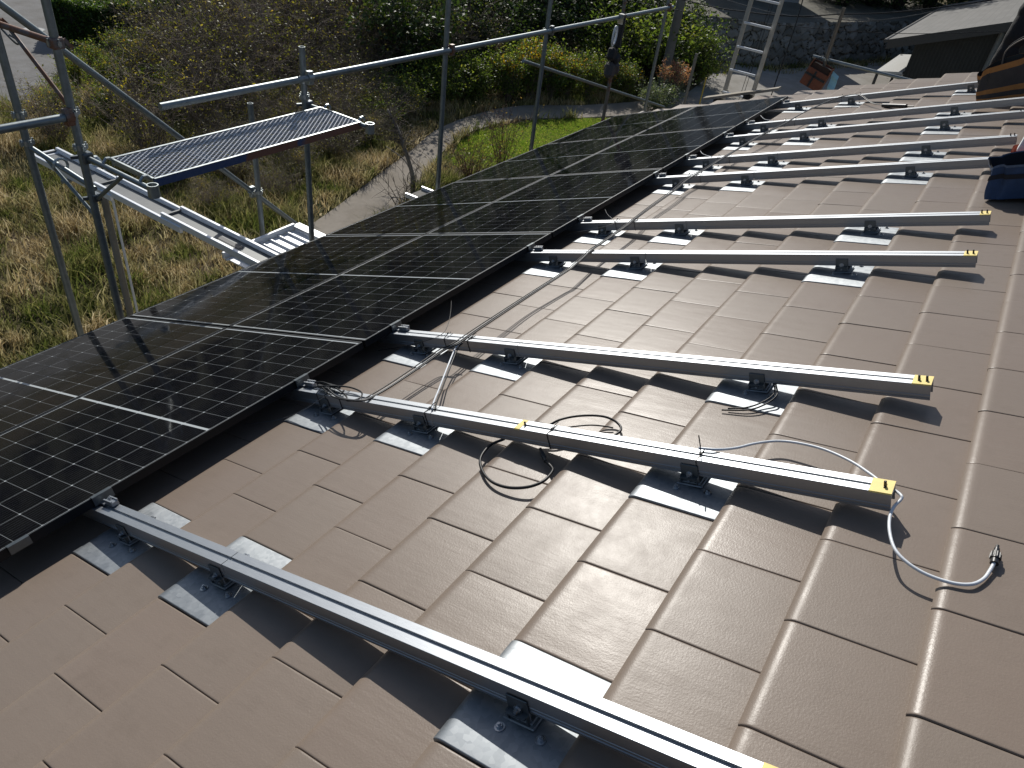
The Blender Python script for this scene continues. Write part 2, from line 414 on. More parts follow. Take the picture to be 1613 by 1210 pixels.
for i, u in enumerate(RAILS):
    r = thing("mounting_rail", "silver aluminium mounting rail on the tiles, " + ORD10[i], "rail", "aluminium rails across the roof", (u, 0, RB), roof=True)
    b = rail_mesh(-.80 if i % 2 == 0 else -.82, 2.26); b.build("rail_profile", ALU, r)
    e = rail_end[i]
    b = rail_mesh(e, -.803 if i % 2 == 0 else -.823); b.build("rail_profile", ALU, r)
    h = RT - RB
    tlen = [.05, .05, .05, .05, .05, .03, .03, .03, .03, .03][i]
    if i <= 4:
        t = MB(); ys = [e - .001, e + tlen * .6, e + tlen + .006 * math.sin(i)]
        t.sheet(lambda x, y: (x, y, h + .0012 if abs(x) < .0316 else h - .003), [-.0326, -.0315, -.01, .01, .0315, .0326], ys)
        t.build("end_tape", TAPE, r)
    bolts = [(.0, .02)] if i == 1 else [(-.002, .015), (-.002, .038)]
    for (bx, by) in bolts:
        c = MB(); c.box((bx, e + by, h + .009), (.009, .007, .018), bev=.002); c.box((bx + .001, e + by, h + .0022), (.02, .006, .003)); c.build("end_clip", BLACKP, r)
    if i == 1:
        t = MB(); t.sheet(lambda x, y: (x, y, h + .0012 if abs(x) < .0316 else h - .004), [-.0326, -.0315, 0, .0315], [-1.245, -1.232, -1.222]); t.build("tape_scrap", TAPE, r)
        c = MB(); c.box((-.002, -1.252, h + .008), (.008, .006, .016), bev=.002); c.build("end_clip", BLACKP, r)

def plate_mesh():
    pr = [(d, w + (.0035 if d > .002 else .003)) for d, w in TPROF]
    vs, a, b = tile_verts(0, 0, 0, 0, 0, pr, .004)
    m = MB(); m.add(vs, [(i * b + j + 1, i * b + b + j + 1, i * b + b + j, i * b + j) for i in range(a - 1) for j in range(b - 1)])
    return m
PLATE = None
POS = ["closest to the panels", "middle one of three", "highest, near the rail end"]
def bracket(ri, pj, k, u0):
    """origin of the thing: nose corner of its plate; du = where the rail centre lies inside the plate"""
    vn = VP0 + VPI * k; du = RAILS[ri] - u0
    r = thing("rail_bracket", "galvanised bracket under the rail " + ORD10[ri] + ", " + POS[pj], "bracket", "galvanised brackets holding the rails", (u0, vn, 0), roof=True)
    global PLATE
    if PLATE is None: PLATE = plate_mesh().build("base_plate", GALV, r, smooth=45)
    else:
        c = PLATE.copy(); COL.objects.link(c); c.parent = r
    d0 = .150                                   # upslope distance of the stand from the nose
    wt = WL + (WN - WL) * (1 - d0 / VPI) + .004
    st = MB(); w2, l2, t = .034, .030, .004
    st.box((du, -d0, wt + .003), (.098, .084, .006), bev=.0025)
    st.box((du, -d0, wt + .008), (.082, .068, .005), bev=.0025)
    for s in (-1, 1): st.box((du + s * w2, -d0, (wt + .01 + RB) / 2 - .001), (t, .058, RB - wt - .008), bev=.001)
    st.box((du, -d0, RB - .004), (w2 * 2, .05, .004))
    st.build("stand", GALV, r)
    zc = (RB - .014 + RB + .030) / 2
    for s in (-1, 1):
        cl = MB(); x = du + s * .035
        cl.box((x, -d0, zc), (.0035, .056, .056), bev=.001)
        for e in (-1, 1): cl.box((x + s * .006, -d0 + e * .026, RB - .016), (.0105, .004, .03))
        cl.box((x + s * .009, -d0, RB - .004), (.016, .05, .004))
        cl.build("clamp_plate", DARKM, r)
    bt = MB(); bt.hexbolt((du - .0368, -d0, RB + .004), (-1, 0, 0), .0075, .006); bt.hexbolt((du + .0368, -d0, RB + .004), (1, 0, 0), .0075, .006)
    bt.cyl((du - .046, -d0, RB - .016), (du + .046, -d0, RB - .016), .004, 8); bt.hexbolt((du + .046, -d0, RB - .016), (1, 0, 0), .0075, .006)
    bt.build("clamp_bolt", STEELB, r)
    for (x, d) in ((du - .072, .118), (du - .055, .212), (du + .085, .118), (du + .08, .215)):
        w = WL + (WN - WL) * (1 - d / VPI) + .004
        s = MB(); s.hexbolt((x, -d, w), (0, 0, 1), .0075, .006); s.cyl((x, -d, w - .001), (x, -d, w + .0018), .0125, 14); s.build("plate_screw", STEELB, r)
    return r
for a in PLATE_CELLS: bracket(*a)

for i, u in enumerate(RAILS):                   # end clamps on the upper edge of the panels
    r = thing("panel_clamp", "small aluminium end clamp gripping the panel edge at the rail " + ORD10[i], "clamp", "end clamps along the panel edge", (u + .02, 0, 0), roof=True)
    a = MB(); a.box((0, .001, .0022), (.075, .020, .003), bev=.0008); a.box((0, -.0068, -.014), (.075, .004, .034)); a.build("lip", DARKM, r)
    b = MB(); b.box((0, -.058, RT + .0105), (.026, .055, .018), bev=.002); b.box((-.011, -.058, RT + .0215), (.005, .055, .006)); b.box((.011, -.058, RT + .0215), (.005, .055, .006)); b.box((-.004, -.018, RT + .004), (.03, .026, .006), bev=.001)
    b.build("block", ALU, r)
    c = MB(); c.hexbolt((0, -.05, RT + .0195), (0, 0, 1), .006, .005); c.build("bolt", STEELB, r)
r = thing("cable_clip", "flat grey clip on the panel edge at the lower left of the picture", "clip", None, (-1.665, -.002, .0), roof=True)
a = MB(); a.box((0, .0, .0022), (.07, .022, .003), bev=.0008); a.box((0, -.0088, -.012), (.07, .004, .03)); a.build("lip", DARKM, r)

# ------------------------------------------------------------------ cables
def spline(pts, n=8):
    P = [Vector(p) for p in pts]; P = [P[0] * 2 - P[1]] + P + [P[-1] * 2 - P[-2]]; o = []
    for i in range(1, len(P) - 2):
        for k in range(n):
            t = k / n; a, b, c, d = P[i - 1:i + 3]
            o.append(.5 * ((2 * b) + (c - a) * t + (2 * a - 5 * b + 4 * c - d) * t * t + (3 * b - a - 3 * c + d) * t ** 3))
    o.append(P[-2]); return o
def cable(name, label, pts, r, mat, offs=(0, 0, 0), n=6, roof=True):
    o = MB().tube([p + Vector(offs) for p in spline(pts)], r, 8).build(name, mat, None, smooth='all')
    if roof: o.matrix_world = MR
    tag(o, label, "cable"); return o
bundle = [(-0.438, -0.202, -0.016), (-0.494, -0.343, -0.018), (-0.478, -0.465, -0.024), (-0.368, -0.456, -0.045), (-0.162, -0.454, -0.05), (0.058, -0.464, -0.04), (0.118, -0.507, -0.028), (0.329, -0.49, -0.036), (0.763, -0.467, -0.05), (1.136, -0.486, -0.042), (1.239, -0.492, -0.036), (1.51, -0.46, -.030), (1.665, -0.45, -0.034), (1.986, -0.445, -0.032), (2.16, -.435, -.030), (2.551, -0.387, -0.045), (2.968, -0.378, -0.04), (3.229, -0.357, -0.034), (3.43, -.365, -.030), (3.563, -0.371, -0.033), (3.978, -0.378, -0.032), (4.459, -0.378, -0.04), (4.955, -0.42, -0.032), (5.422, -0.459, -0.036), (5.987, -0.487, -0.036), (6.582, -0.591, -0.032), (6.80, -0.711, -0.024), (6.84, -0.848, -0.03), (6.564, -1.034, -0.09), (6.42, -1.165, -0.10)]
bl = [(a, b, c + .004) for a, b, c in bundle]
cable("power_cable", "black cable of the bundle crossing all the rails beside the panels", bl, .0036, CABLE)
cable("power_cable", "grey sheathed cable of the bundle crossing all the rails beside the panels", [(a + .004, b + .012 + .004 * math.sin(a * 3), c) for a, b, c in bl], .0037, CABLEG)
cable("power_cable", "thin second black cable on the panel side of the crossing bundle", [(a - .006, b + .024 + .006 * math.sin(a * 2.3 + 1), c + .002) for a, b, c in bl[:24]], .0028, CABLE)
branch = [(0.133, -0.508, -0.024), (0.105, -0.497, -0.04), (-0.047, -0.562, -0.065), (-0.249, -0.684, -0.055), (-0.37, -0.765, -0.036), (-0.419, -0.800, -0.030), (-.44, -.815, -.028)]
cable("branch_cable", "pale grey cable hanging between the second and third rails", branch, .0042, CABLEW)
cable("branch_cable", "black cable hanging between the second and third rails", [(a + .003, b - .012, c - .002) for a, b, c in branch], .0036, CABLE)
lp = [(-.453, -1.16, -.096), (-0.5, -1.125, -0.103), (-0.582, -1.142, -0.105), (-0.648, -1.2, -0.106), (-0.689, -1.27, -0.108), (-0.696, -1.341, -0.110), (-0.675, -1.404, -0.108), (-0.628, -1.437, -0.108), (-0.563, -1.432, -0.112), (-0.537, -1.411, -0.113), (-0.518, -1.378, -0.11)]
o = cable("connector_cable", "black cable curled in a loop in front of the second rail, ending in a plug", lp, .0052, CABLE)
b = MB(); a0, a1 = Vector((-.518, -1.378, -.11)), Vector((-.475, -1.335, -.106)); b.cyl(a0, a0 + (a1 - a0) * .35, .007, 10); b.obox(a0 + (a1 - a0) * .3, a1, .016, .013, bev=.002); b.cyl(a1, a1 + (a1 - a0) * .35, .0055, 8)
b.build("plug", BLACKP, o, smooth=40)
lp2 = [(-0.42, -1.25, -0.098), (-.385, -1.29, -.075), (-0.334, -1.332, -0.055), (-0.269, -1.384, -0.065), (-0.228, -1.451, -0.08), (-0.225, -1.505, -0.1), (-0.265, -1.535, -0.108), (-0.34, -1.5, -0.11), (-.40, -1.45, -.105)]
cable("connector_cable", "black cable looping behind the second rail above the tiles", lp2, .0046, CABLE)
cable("connector_cable", "lower thin black cable behind the second rail inside the loop", [(-0.42, -1.262, -0.1), (-.38, -1.31, -.09), (-0.33, -1.36, -0.085), (-0.285, -1.42, -0.09), (-0.26, -1.47, -0.1), (-.25, -1.50, -.108)], .003, CABLE)
wh = [(-.41, -1.89, -.026), (-0.395, -1.947, -0.029), (-0.339, -1.982, -0.05), (-0.267, -2.017, -0.07), (-0.218, -2.071, -0.08), (-0.209, -2.137, -0.082), (-0.22, -2.215, -0.085), (-0.261, -2.296, -0.085), (-0.312, -2.357, -0.083), (-0.365, -2.41, -0.08),
      (-0.40, -2.438, -0.066), (-0.423, -2.455, -0.062), (-0.435, -2.456, -0.066), (-0.465, -2.445, -0.072), (-0.51, -2.443, -0.076), (-0.57, -2.454, -0.078), (-0.626, -2.476, -0.082), (-0.656, -2.509, -0.09), (-0.67, -2.552, -0.1), (-0.671, -2.604, -0.107), (-0.658, -2.641, -0.109), (-0.626, -2.662, -0.112), (-0.591, -2.672, -0.111), (-0.562, -2.678, -0.108)]
o = cable("white_cable", "white cable from the second rail's end lying over the tiles to a black gland", wh, .0043, CABLEW)
b = MB(); a0, a1 = Vector((-0.562, -2.678, -0.108)), Vector((-0.522, -2.679, -0.102)); d = a1 - a0
b.cyl(a0 - d * .1, a0 + d * .25, .0095, 12); b.cyl(a0 + d * .25, a0 + d * .75, .0115, 12, .0105); b.cyl(a0 + d * .75, a0 + d * 1.15, .0075, 10, .006); b.cyl(a0 + d * 1.15, a0 + d * 1.4, .004, 8)
for k in range(10):
    an = k * math.pi / 5; b.cyl(a0 + d * .28 + Vector((0, math.cos(an), math.sin(an))) * .0112, a0 + d * .7 + Vector((0, math.cos(an), math.sin(an))) * .0105, .0016, 5)
b.build("gland", BLACKP, o, smooth=40)
sh = [(0.178, -1.947, -0.09), (0.116, -1.969, -0.1), (0.067, -1.948, -0.112), (0.014, -1.902, -0.116), (-0.016, -1.814, -0.114)]
cable("lead_wire", "short black wire curling from the third rail's bracket, longer of two", sh, .003, CABLE)
cable("lead_wire", "short black wire curling from the third rail's bracket, shorter of two", [(a + .012, b + .012, c + .001) for a, b, c in sh[:4]] + [(0.002, -1.83, -.115)], .003, CABLE)
cable("earth_wire", "thin dark wire rising beside the panel edge at the third rail", [(0.562, -0.115, 0.0), (0.441, -0.207, -0.005), (0.307, -0.295, -0.015), (0.204, -0.33, -0.028), (0.158, -0.213, -0.06), (0.146, -0.084, -0.09), (0.122, 0.06, -0.11)], .0016, CABLE)
cable("earth_wire", "thin wire curving under the panel edge at the second rail", [(-0.478, -0.253, -0.02), (-0.51, -0.21, -0.04), (-0.546, -0.153, -0.07), (-0.578, -0.069, -0.1), (-0.618, 0.001, -0.112), (-0.681, 0.128, -0.115)], .0016, CABLEG)
cable("earth_wire", "thin wire bending over the fifth rail to the panel edge", [(2.376, -0.092, -0.01), (2.257, -0.174, -0.015), (2.156, -0.274, -0.03), (2.087, -0.299, -0.034), (2.043, -0.199, -0.05), (2.06, -0.034, -0.08), (2.055, 0.059, -0.1)], .0018, CABLEG)
cable("earth_wire", "thin white wire arching at the panel edge by the seventh rail", [(4.27, -0.058, -0.01), (4.166, -0.127, -0.02), (4.07, -0.243, -0.03)], .0022, CABLEW)
cable("earth_wire", "thin white wire arching at the panel edge by the ninth rail", [(5.971, -0.057, -0.01), (5.755, -0.171, -0.02), (5.675, -0.279, -0.03)], .0022, CABLEW)
# coil of connectors tied on the second rail
o = cable("connector_cable", "tangle of black plugs and cable tied on the second rail by the panels", [(-.405, -.06, -.022), (-.40, -.13, -.012), (-.415, -.21, -.014), (-.44, -.30, -.02), (-.47, -.36, -.02), (-.50, -.40, -.018), (-.47, -.44, -.016), (-.42, -.40, -.018), (-.40, -.30, -.016), (-.43, -.20, -.008), (-.445, -.12, -.016)], .0036, CABLE)
b = MB(); b.obox((-.425, -.13, -.018), (-.44, -.22, -.016), .016, .015, bev=.003); b.obox((-.40, -.16, -.02), (-.415, -.26, -.018), .014, .014, bev=.003); b.build("plug", BLACKP, o)
o = thing("inline_connector", "black cylindrical cable connector lying on the tiles near the far rail", "connector", None, (6.40, -1.18, -.098), roof=True)
b = MB(); b.tube([(0, .02, 0), (-.03, -.02, 0), (-.06, -.06, .0), (-.17, -.20, .0), (-.19, -.225, 0)], .02, 10); b.build("body", BLACKP, o, smooth=40)
b = MB(); b.cyl((-.185, -.22, 0), (-.25, -.30, 0), .006, 8); b.build("tail", CABLE, o)
# cable ties
TIES = [(1, -.795, .03), (1, -1.366, .03), (1, -1.905, .13), (1, -.155, 0), (1, -.21, 0), (1, -.30, 0), (2, -.37, 0), (2, -.515, .02), (4, -.30, 0), (4, -.44, 0), (5, -.30, 0), (5, -.40, 0), (6, -.30, 0), (6, -.40, 0), (8, -.40, 0), (8, -.50, 0), (9, -.66, 0), (9, -.84, 0)]
TLAB = ["tied at the branch cable on the second rail", "on the second rail behind the black loop", "standing upright on the second rail above a bracket", "first of three beside the panel on the second rail", "middle of three beside the panel on the second rail", "last of three beside the panel on the second rail",
        "on the third rail next to the panels", "holding the bundle on the third rail", "on the fifth rail next to the panels", "holding the bundle on the fifth rail", "on the sixth rail next to the panels", "holding the bundle on the sixth rail", "on the seventh rail next to the panels", "holding the bundle on the seventh rail", "on the ninth rail next to the panels", "holding the bundle on the ninth rail", "on the farthest rail where the bundle turns", "on the farthest rail past the bend"]
for (ri, v, tail), lab in zip(TIES, TLAB):
    u = RAILS[ri]; t = MB(); w = .0325; z0, z1 = RB - .0015, RT + .0015
    if tail == 0: z1 = RT + .012 if ri != 9 else RT + .016
    for a, c in (((u - w, v, z0), (u - w, v + .004, RT)), ((u + w, v, z0), (u + w, v, RT)), ((u - w, v, z0), (u + w, v, z0))): t.obox(a, c, .0042, .0014)
    t.obox((u - w, v + .004, RT), (u, v, z1 + .002), .0042, .0014); t.obox((u, v, z1 + .002), (u + w, v, RT), .0042, .0014)
    t.box((u, v, z1 + .004), (.008, .007, .006))
    if tail > .1: t.tube([(u, v, z1), (u + .006, v + .002, z1 + .03), (u + .01, v + .006, z1 + .062)], .002, 6)
    elif tail: t.tube([(u, v, z1 + .003), (u + .02, v - .004, z1 + .012), (u + .034, v - .006, z1 + .012)], .0016, 6)
    o = t.build("cable_tie", BLACKP); o.matrix_world = MR; tag(o, "black cable tie " + lab, "cable tie", "black cable ties")

# ------------------------------------------------------------------ scaffold
def pipe(mb, a, b, r=.0243, n=12): mb.cyl(a, b, r, n); return mb
SC = 2.45; SO = 3.06
def post(x, y, z1, label, cat="scaffold post", mat=PIPE, rings=(), z0=GZ):
    r = thing("scaffold_post", label, cat, "upright scaffold posts", (x, y, z0))
    H = z1 - z0; m = MB()
    # open tube: outer skin, inner skin and rim
    n = 14; o_, i_ = .0243, .0205; vs = []; fs = []
    for (rr, z) in ((o_, 0), (o_, H), (i_, H), (i_, H - .3)):
        vs += [(rr * math.cos(2 * math.pi * k / n), rr * math.sin(2 * math.pi * k / n), z) for k in range(n)]
    for j in range(3):
        for k in range(n): fs.append((j * n + k, j * n + (k + 1) % n, (j + 1) * n + (k + 1) % n, (j + 1) * n + k))
    m.add(vs, fs); m.build("pipe", mat, r, smooth=40)
    m = MB(); m.box((0, 0, .006), (.13, .13, .012)); m.cyl((0, 0, 0), (0, 0, .12), .018, 10); m.build("base_jack", CLAMPM, r)
    for z in rings:
        m = MB(); zz = z - z0
        m.tube([(0, 0, zz - .016), (0, 0, zz + .016)], .029, 12)
        for k in range(4):
            a = k * math.pi / 2; c = Vector((math.cos(a), math.sin(a), 0)); m.obox(Vector((0, 0, zz)) + c * .026, Vector((0, 0, zz)) + c * .044, .022, .026); m.obox(Vector((0, 0, zz - .02)) + c * .038, Vector((0, 0, zz + .026)) + c * .038, .007, .010, up=c)
        m.build("wedge_socket", CLAMPM, r, smooth=40)
    return r
PX = [.11, 1.94, 3.73, 5.57, 7.46, 8.90]
post(PX[0], SC, 1.085, "tall inner scaffold post left of the mesh deck, with rusty brackets", rings=(.84, .45, .24))
post(PX[1], SC, .61, "scaffold post rising at the far end of the mesh deck", rings=(.36, .24))
post(PX[2], SC, 1.30, "scaffold post beyond the deck, with a red rusty coupler on the rail", rings=(.36,))
post(PX[3], SC, 1.30, "scaffold post crossing the brace in front of the goldenrod", rings=(.36,))
post(PX[4], SC, 1.30, "scaffold post with the tool belts hanging on it", mat=mat_rusty("worn_pipe", (.2, .2, .19), .3), rings=(.34,))
post(PX[5], SC, 1.30, "scaffold post at the far corner of the eave beside the ladder", rings=(.34,))
post(.06, 3.0, 1.05, "outer scaffold post at the left picture edge", rings=(.84, .30, .12))
post(1.90, SO, .04, "short outer scaffold post ending just behind the mesh deck", rings=(-.30, -.74))
post(10.62, 2.45, -.49, "short dark post with an open top before the green bush", mat=mat_plain("weathered_pole", (.16, .155, .14), .7))
XO, YO = .06, 3.0

def pipe_thing(name, label, cat, a, b, mat=PIPE, r=.0243, ends=(), group=None):
    t = thing(name, label, cat, group, a)
    d = Vector(b) - Vector(a); m = MB(); m.tube([(0, 0, 0), d], r, 14); m.build("pipe", mat, t, smooth=50)
    for f, mt in ends:
        c = d * f; m = MB(); u = d.normalized(); m.cyl(c - u * .025, c + u * .025, r * 1.35, 12); m.obox(c + Vector((0, 0, -.05)), c + Vector((0, 0, .05)), .04, .05, up=Vector((1, 0, 0)), bev=.004)
        m.hexbolt(c + Vector((.0, 0.03, .02)), (0, 1, 0), .011, .012); m.build("coupler", mt, t, smooth=40)
    return t
pipe_thing("guard_rail", "long galvanised guard rail pipe above the mesh deck running to the far corner", "guard rail", (.655, SC - .05, .40), (9.0, SC - .05, .355), ends=((.156, CLAMPM), (.372, RUST), (.592, DARKM), (.985, RUST)))
pipe_thing("guard_rail", "short galvanised guard rail running off the left picture edge", "guard rail", (.10, SC - .02, .435), (-2.2, SC - .02, .46), ends=((.012, RUST),))
pipe_thing("diagonal_brace", "long galvanised diagonal brace passing behind the mesh deck", "brace", (-.14, 3.12, 1.22), (2.50, 3.12, -1.36), ends=((.765, CLAMPM),), r=.0225)
pipe_thing("diagonal_brace", "thin galvanised brace sloping down in front of the goldenrod", "brace", (5.24, 2.51, .07), (9.85, 2.51, -1.25), r=.019)
# brackets of the scaffold
t = thing("scaffold_bracket", "rusty brown transom with its strut between the two left posts", "bracket", None, (XO, YO, .84))
m = MB(); e = Vector((PX[0] - XO, SC - YO, 0)); m.tube([(0, 0, 0), e], .019, 12); m.build("arm", RUST, t, smooth=40)
m = MB(); m.tube([e * .28 + Vector((0, 0, -.015)), e * .97 + Vector((0, 0, -.36))], .0125, 8); m.build("strut", RUST, t, smooth=40)
for q in (Vector((0, 0, 0)), e):
    m = MB(); m.box(q, (.075, .075, .06), bev=.008); m.obox(q + Vector((.04, -.02, .02)), q + Vector((.075, -.03, -.03)), .012, .02); m.build("coupler", RUST, t)
m = MB(); m.tube(spline([(.02, -.03, -.03), (.05, -.06, -.09), (.08, -.05, -.12), (.07, -.09, -.09), (.04, -.06, -.06)]), .006, 6); m.build("pin_chain", DARKM, t)
t = thing("scaffold_bracket", "galvanised lower transom with strut between the two left posts", "bracket", None, (XO, YO, .10))
e = Vector((PX[0] - XO + .02, SC - YO - .02, -.13)); m = MB(); m.tube([(0, 0, 0), e], .017, 10); m.build("arm", PIPE, t, smooth=40)
m = MB(); m.tube([e * .25, e * .96 + Vector((0, 0, -.24))], .0125, 8); m.build("strut", PIPE, t, smooth=40)
m = MB(); m.tube([e * .5 + Vector((.045 * math.cos(a), .0, .045 * math.sin(a) + .01)) for a in np.linspace(-.6, 3.7, 9)], .009, 6); m.build("hook", CLAMPM, t)
def deck_bracket(x, label):
    t = thing("scaffold_bracket", label, "bracket", None, (x, SC, .17))
    m = MB(); m.tube([(0, 0, 0), (0, -.64, 0)], .017, 10); m.build("arm", PIPE, t, smooth=40)
    m = MB(); m.tube([(0, -.03, -.26), (0, -.36, -.012)], .0135, 8); m.build("strut", PIPE, t, smooth=40)
    m = MB()
    n = 14; vs = []; fs = []
    for (rr, z) in ((.034, -.04), (.034, .035), (.027, .035), (.027, -.04)): vs += [(rr * math.cos(2 * math.pi * k / n), -.665 + rr * math.sin(2 * math.pi * k / n), z) for k in range(n)]
    for j in range(3):
        for k in range(n): fs.append((j * n + k, j * n + (k + 1) % n, (j + 1) * n + (k + 1) % n, (j + 1) * n + k))
    m.add(vs, fs); m.build("end_socket", CLAMPM, t, smooth=40)
    m = MB(); m.box((0, .0, 0), (.07, .07, .07), bev=.008); m.obox((-.02, .03, 0), (-.07, .05, .0), .02, .02); m.build("wedge_head", DARKM, t)
    m = MB(); m.box((0, 0, -.26), (.062, .062, .05), bev=.006); m.obox((-.02, .0, -.26), (-.07, .02, -.26), .02, .02); m.build("wedge_head", DARKM, t)
deck_bracket(PX[0] + .02, "galvanised bracket arm carrying the left end of the mesh deck")
deck_bracket(PX[1] + .03, "galvanised bracket arm carrying the far end of the mesh deck")
# expanded-metal deck
t = thing("mesh_deck", "expanded metal scaffold deck with a blue and orange side beam", "deck", None, (.21, 1.885, .185))
L_, W_ = 1.765, .425
m = MB(); nst, nx = 24, 70
for i in range(nst):
    y0 = .02 + (W_ - .04) * i / (nst - 1); am = (W_ - .04) / (nst - 1) * .5
    sg = 1 if i % 2 == 0 else -1; pts = []
    for j in range(nx + 1):
        pts.append((.02 + (L_ - .04) * j / nx, y0 + am * sg * (1 if j % 2 == 0 else -1), 0))
    for j in range(nx): m.obox(pts[j], pts[j + 1], 0.0072, .0040, up=Vector((0, .5 if True else 0, 1)))
m.build("mesh", mat_plain("deck_galvanised", (.60, .61, .64), .5, .15, .15, 30), t)
bl_or = NT("blue_orange_paint", .6, .1); pz = bl_or.coord(); sx_ = bl_or.n("ShaderNodeSeparateXYZ"); bl_or.l(pz, sx_.inputs[0])
xx = bl_or.math('ADD', sx_.outputs[0], bl_or.math('MULTIPLY', bl_or.noise(pz, 7, 4), .30))
f1 = bl_or.ramp(xx, [(.80, (0, 0, 0)), (.84, (1, 1, 1))]); f2 = bl_or.ramp(bl_or.math('SUBTRACT', xx, .6), [(.66, (0, 0, 0)), (.69, (1, 1, 1)), (.74, (1, 1, 1)), (.78, (0, 0, 0))])
cc = bl_or.mix(f1, (.018, .055, .17), (.22, .075, .035)); cc = bl_or.mix(f2, cc, (.03, .06, .16)); cc = bl_or.mix(bl_or.math('MULTIPLY', bl_or.noise(pz, 60, 4), .35), cc, (.25, .24, .23)); bl_or.base(cc)
for y, mt in ((0, bl_or.m), (W_, CLAMPM)):
    m = MB(); m.box((L_ / 2, y, -.022), (L_, .012, .05)); m.build("side_beam", mt, t)
    m = MB(); m.box((L_ / 2, y, .0045), (L_, .016, .003)); m.build("beam_lip", CLAMPM, t)
for x in (0, L_):
    m = MB(); m.box((x, W_ / 2, -.012), (.014, W_ - .014, .035)); m.build("end_beam", CLAMPM, t)
for x in (.45, .9, 1.35):
    m = MB(); m.box((x, W_ / 2, -.026), (.03, W_ - .014, .02)); m.build("cross_beam", DARKM, t)
for x in (-.05, L_ + .05):
    for y in (.03, W_ - .03):
        m = MB(); m.tube([(x + (.05 if x < 0 else -.05), y, -.01), (x + (.02 if x < 0 else -.02), y, .02), (x, y, .022), (x + (-.022 if x < 0 else .022), y, .0), (x + (-.022 if x < 0 else .022), y, -.015)], .0095, 7); m.build("hook", CLAMPM, t)

# ladder hoist lying out from the eave, held by a wooden post
HOI = mat_metal("hoist_aluminium", (.10, .105, .105), (.15, .155, .155), .5, 14, .3, (1, 1, 1), .03); WHT = mat_plain("white_aluminium", (.72, .74, .76), .4, .3, .06)
t = thing("hoist_rail", "white aluminium hoist rail in sliding sections reaching out from the eave", "hoist rail", None, (1.22, 1.95, -.86))
ax = Vector((1.27 - 1.22, 5.40 - 1.95, -.89 + .86)); ux = ax.normalized(); sd = Vector((1, -.01, 0)).normalized(); upv = Vector((0, 0, 1))
for k, (f0, f1, hw, dz) in enumerate(((0, .42, .095, .0), (.34, .70, .110, -.028), (.62, 1.0, .125, -.056))):
    m = MB(); a, b = ax * f0 + upv * dz, ax * f1 + upv * dz; m.obox(a, b, hw * 2 - .02, .012); m.build("bed", HOI, t)
    for s in (-1, 1):
        m = MB(); m.obox(a + sd * s * hw + upv * .012, b + sd * s * hw + upv * .018, .030, .06, bev=.004); m.obox(a + sd * s * hw * .86 + upv * .02, b + sd * s * hw * .86 + upv * .012, .014, .012); m.build("side_channel", WHT, t)
    m = MB(); m.obox(b - ux * .012 - sd * hw + upv * .01, b - ux * .012 + sd * hw + upv * .01, .02, .03); m.build("end_bar", HOI, t)
m = MB(); m.obox(ax * .16 + upv * .0085, ax * .24 + upv * .0085, .045, .003); m.build("label_plate", BLACKP, t)
m = MB(); m.obox(ax * 1.0 + sd * -.12 + upv * -.05, ax * 1.0 + sd * .12 + upv * -.05, .12, .008); m.build("foot_plate", WHT, t)
m = MB(); m.tube([ax * .82 + upv * -.09 + sd * -.2, ax * .82 + upv * -.09 + sd * .30], .02, 10); m.build("carrying_pipe", PIPE, t)
t = thing("wooden_post", "weathered wooden post with a round metal cap and a white conduit", "post", None, (1.17, 4.78, GZ))
wood = mat_stone("weathered_wood", (.14, .135, .12), (.26, .25, .225), 30, .9, .3)
hz = -.84 - GZ
m = MB(); m.cyl((.26, .02, 0), (.26, .02, hz - .10), .034, 12); m.build("shaft", wood, t, smooth=40)
m = MB(); m.tube([(.26, .02, hz - .03), (.26, .02, hz), (.26, .02, hz + .02)], .056, 14, True, .026); m.cyl((.26, .02, hz - .10), (.26, .02, hz - .03), .014, 8); m.build("cap", CLAMPM, t, smooth=40)
m = MB(); m.cyl((.315, -.03, 0), (.315, -.03, hz - .35), .013, 8); m.build("conduit", CABLEW, t, smooth=40)
m = MB(); m.box((.27, -.01, 1.2), (.16, .13, .02)); m.build("strap", BLACKP, t)
# aluminium stair section below the eave
t = thing("stair_panel", "white ribbed aluminium stair panel just below the panel edge", "stair panel", None, (1.36, 2.50, -1.16))
dx = Vector((.82, .0, .02)); dy = Vector((0, .44, 0))
for s in (0, 1):
    m = MB(); m.obox(dy * s + Vector((0, 0, .02)), dx + dy * s + Vector((0, 0, .02)), .03, .06, bev=.004); m.obox(dy * s + Vector((0, -.035 if s else .035, -.01)), dx + dy * s + Vector((0, -.035 if s else .035, -.01)), .03, .008); m.build("stringer", WHT, t)
for k in range(8):
    m = MB(); c = dx * ((k + .5) / 8); m.obox(c + Vector((0, .02, -.012)), c + dy + Vector((0, -.02, -.012)), .062, .012); m.obox(c + Vector((.038, .02, .004)), c + dy + Vector((.038, -.02, .004)), .012, .022); m.build("tread", WHT, t)
m = MB(); m.obox(dx + Vector((.02, 0, .03)), dx + dy + Vector((.02, 0, .03)), .09, .012); m.build("top_plate", WHT, t)
# lower plank end near the third post
t = thing("lower_plank", "end of a white scaffold plank at the eave beside the bare tree", "plank", None, (3.50, 2.44, -1.02))
m = MB(); m.box((0, .07, -.02), (.26, .14, .02)); m.build("board", wood, t)
for s in (-1, 1):
    m = MB(); m.box((s * .13, .07, .0), (.02, .15, .045)); m.build("edge", WHT, t)

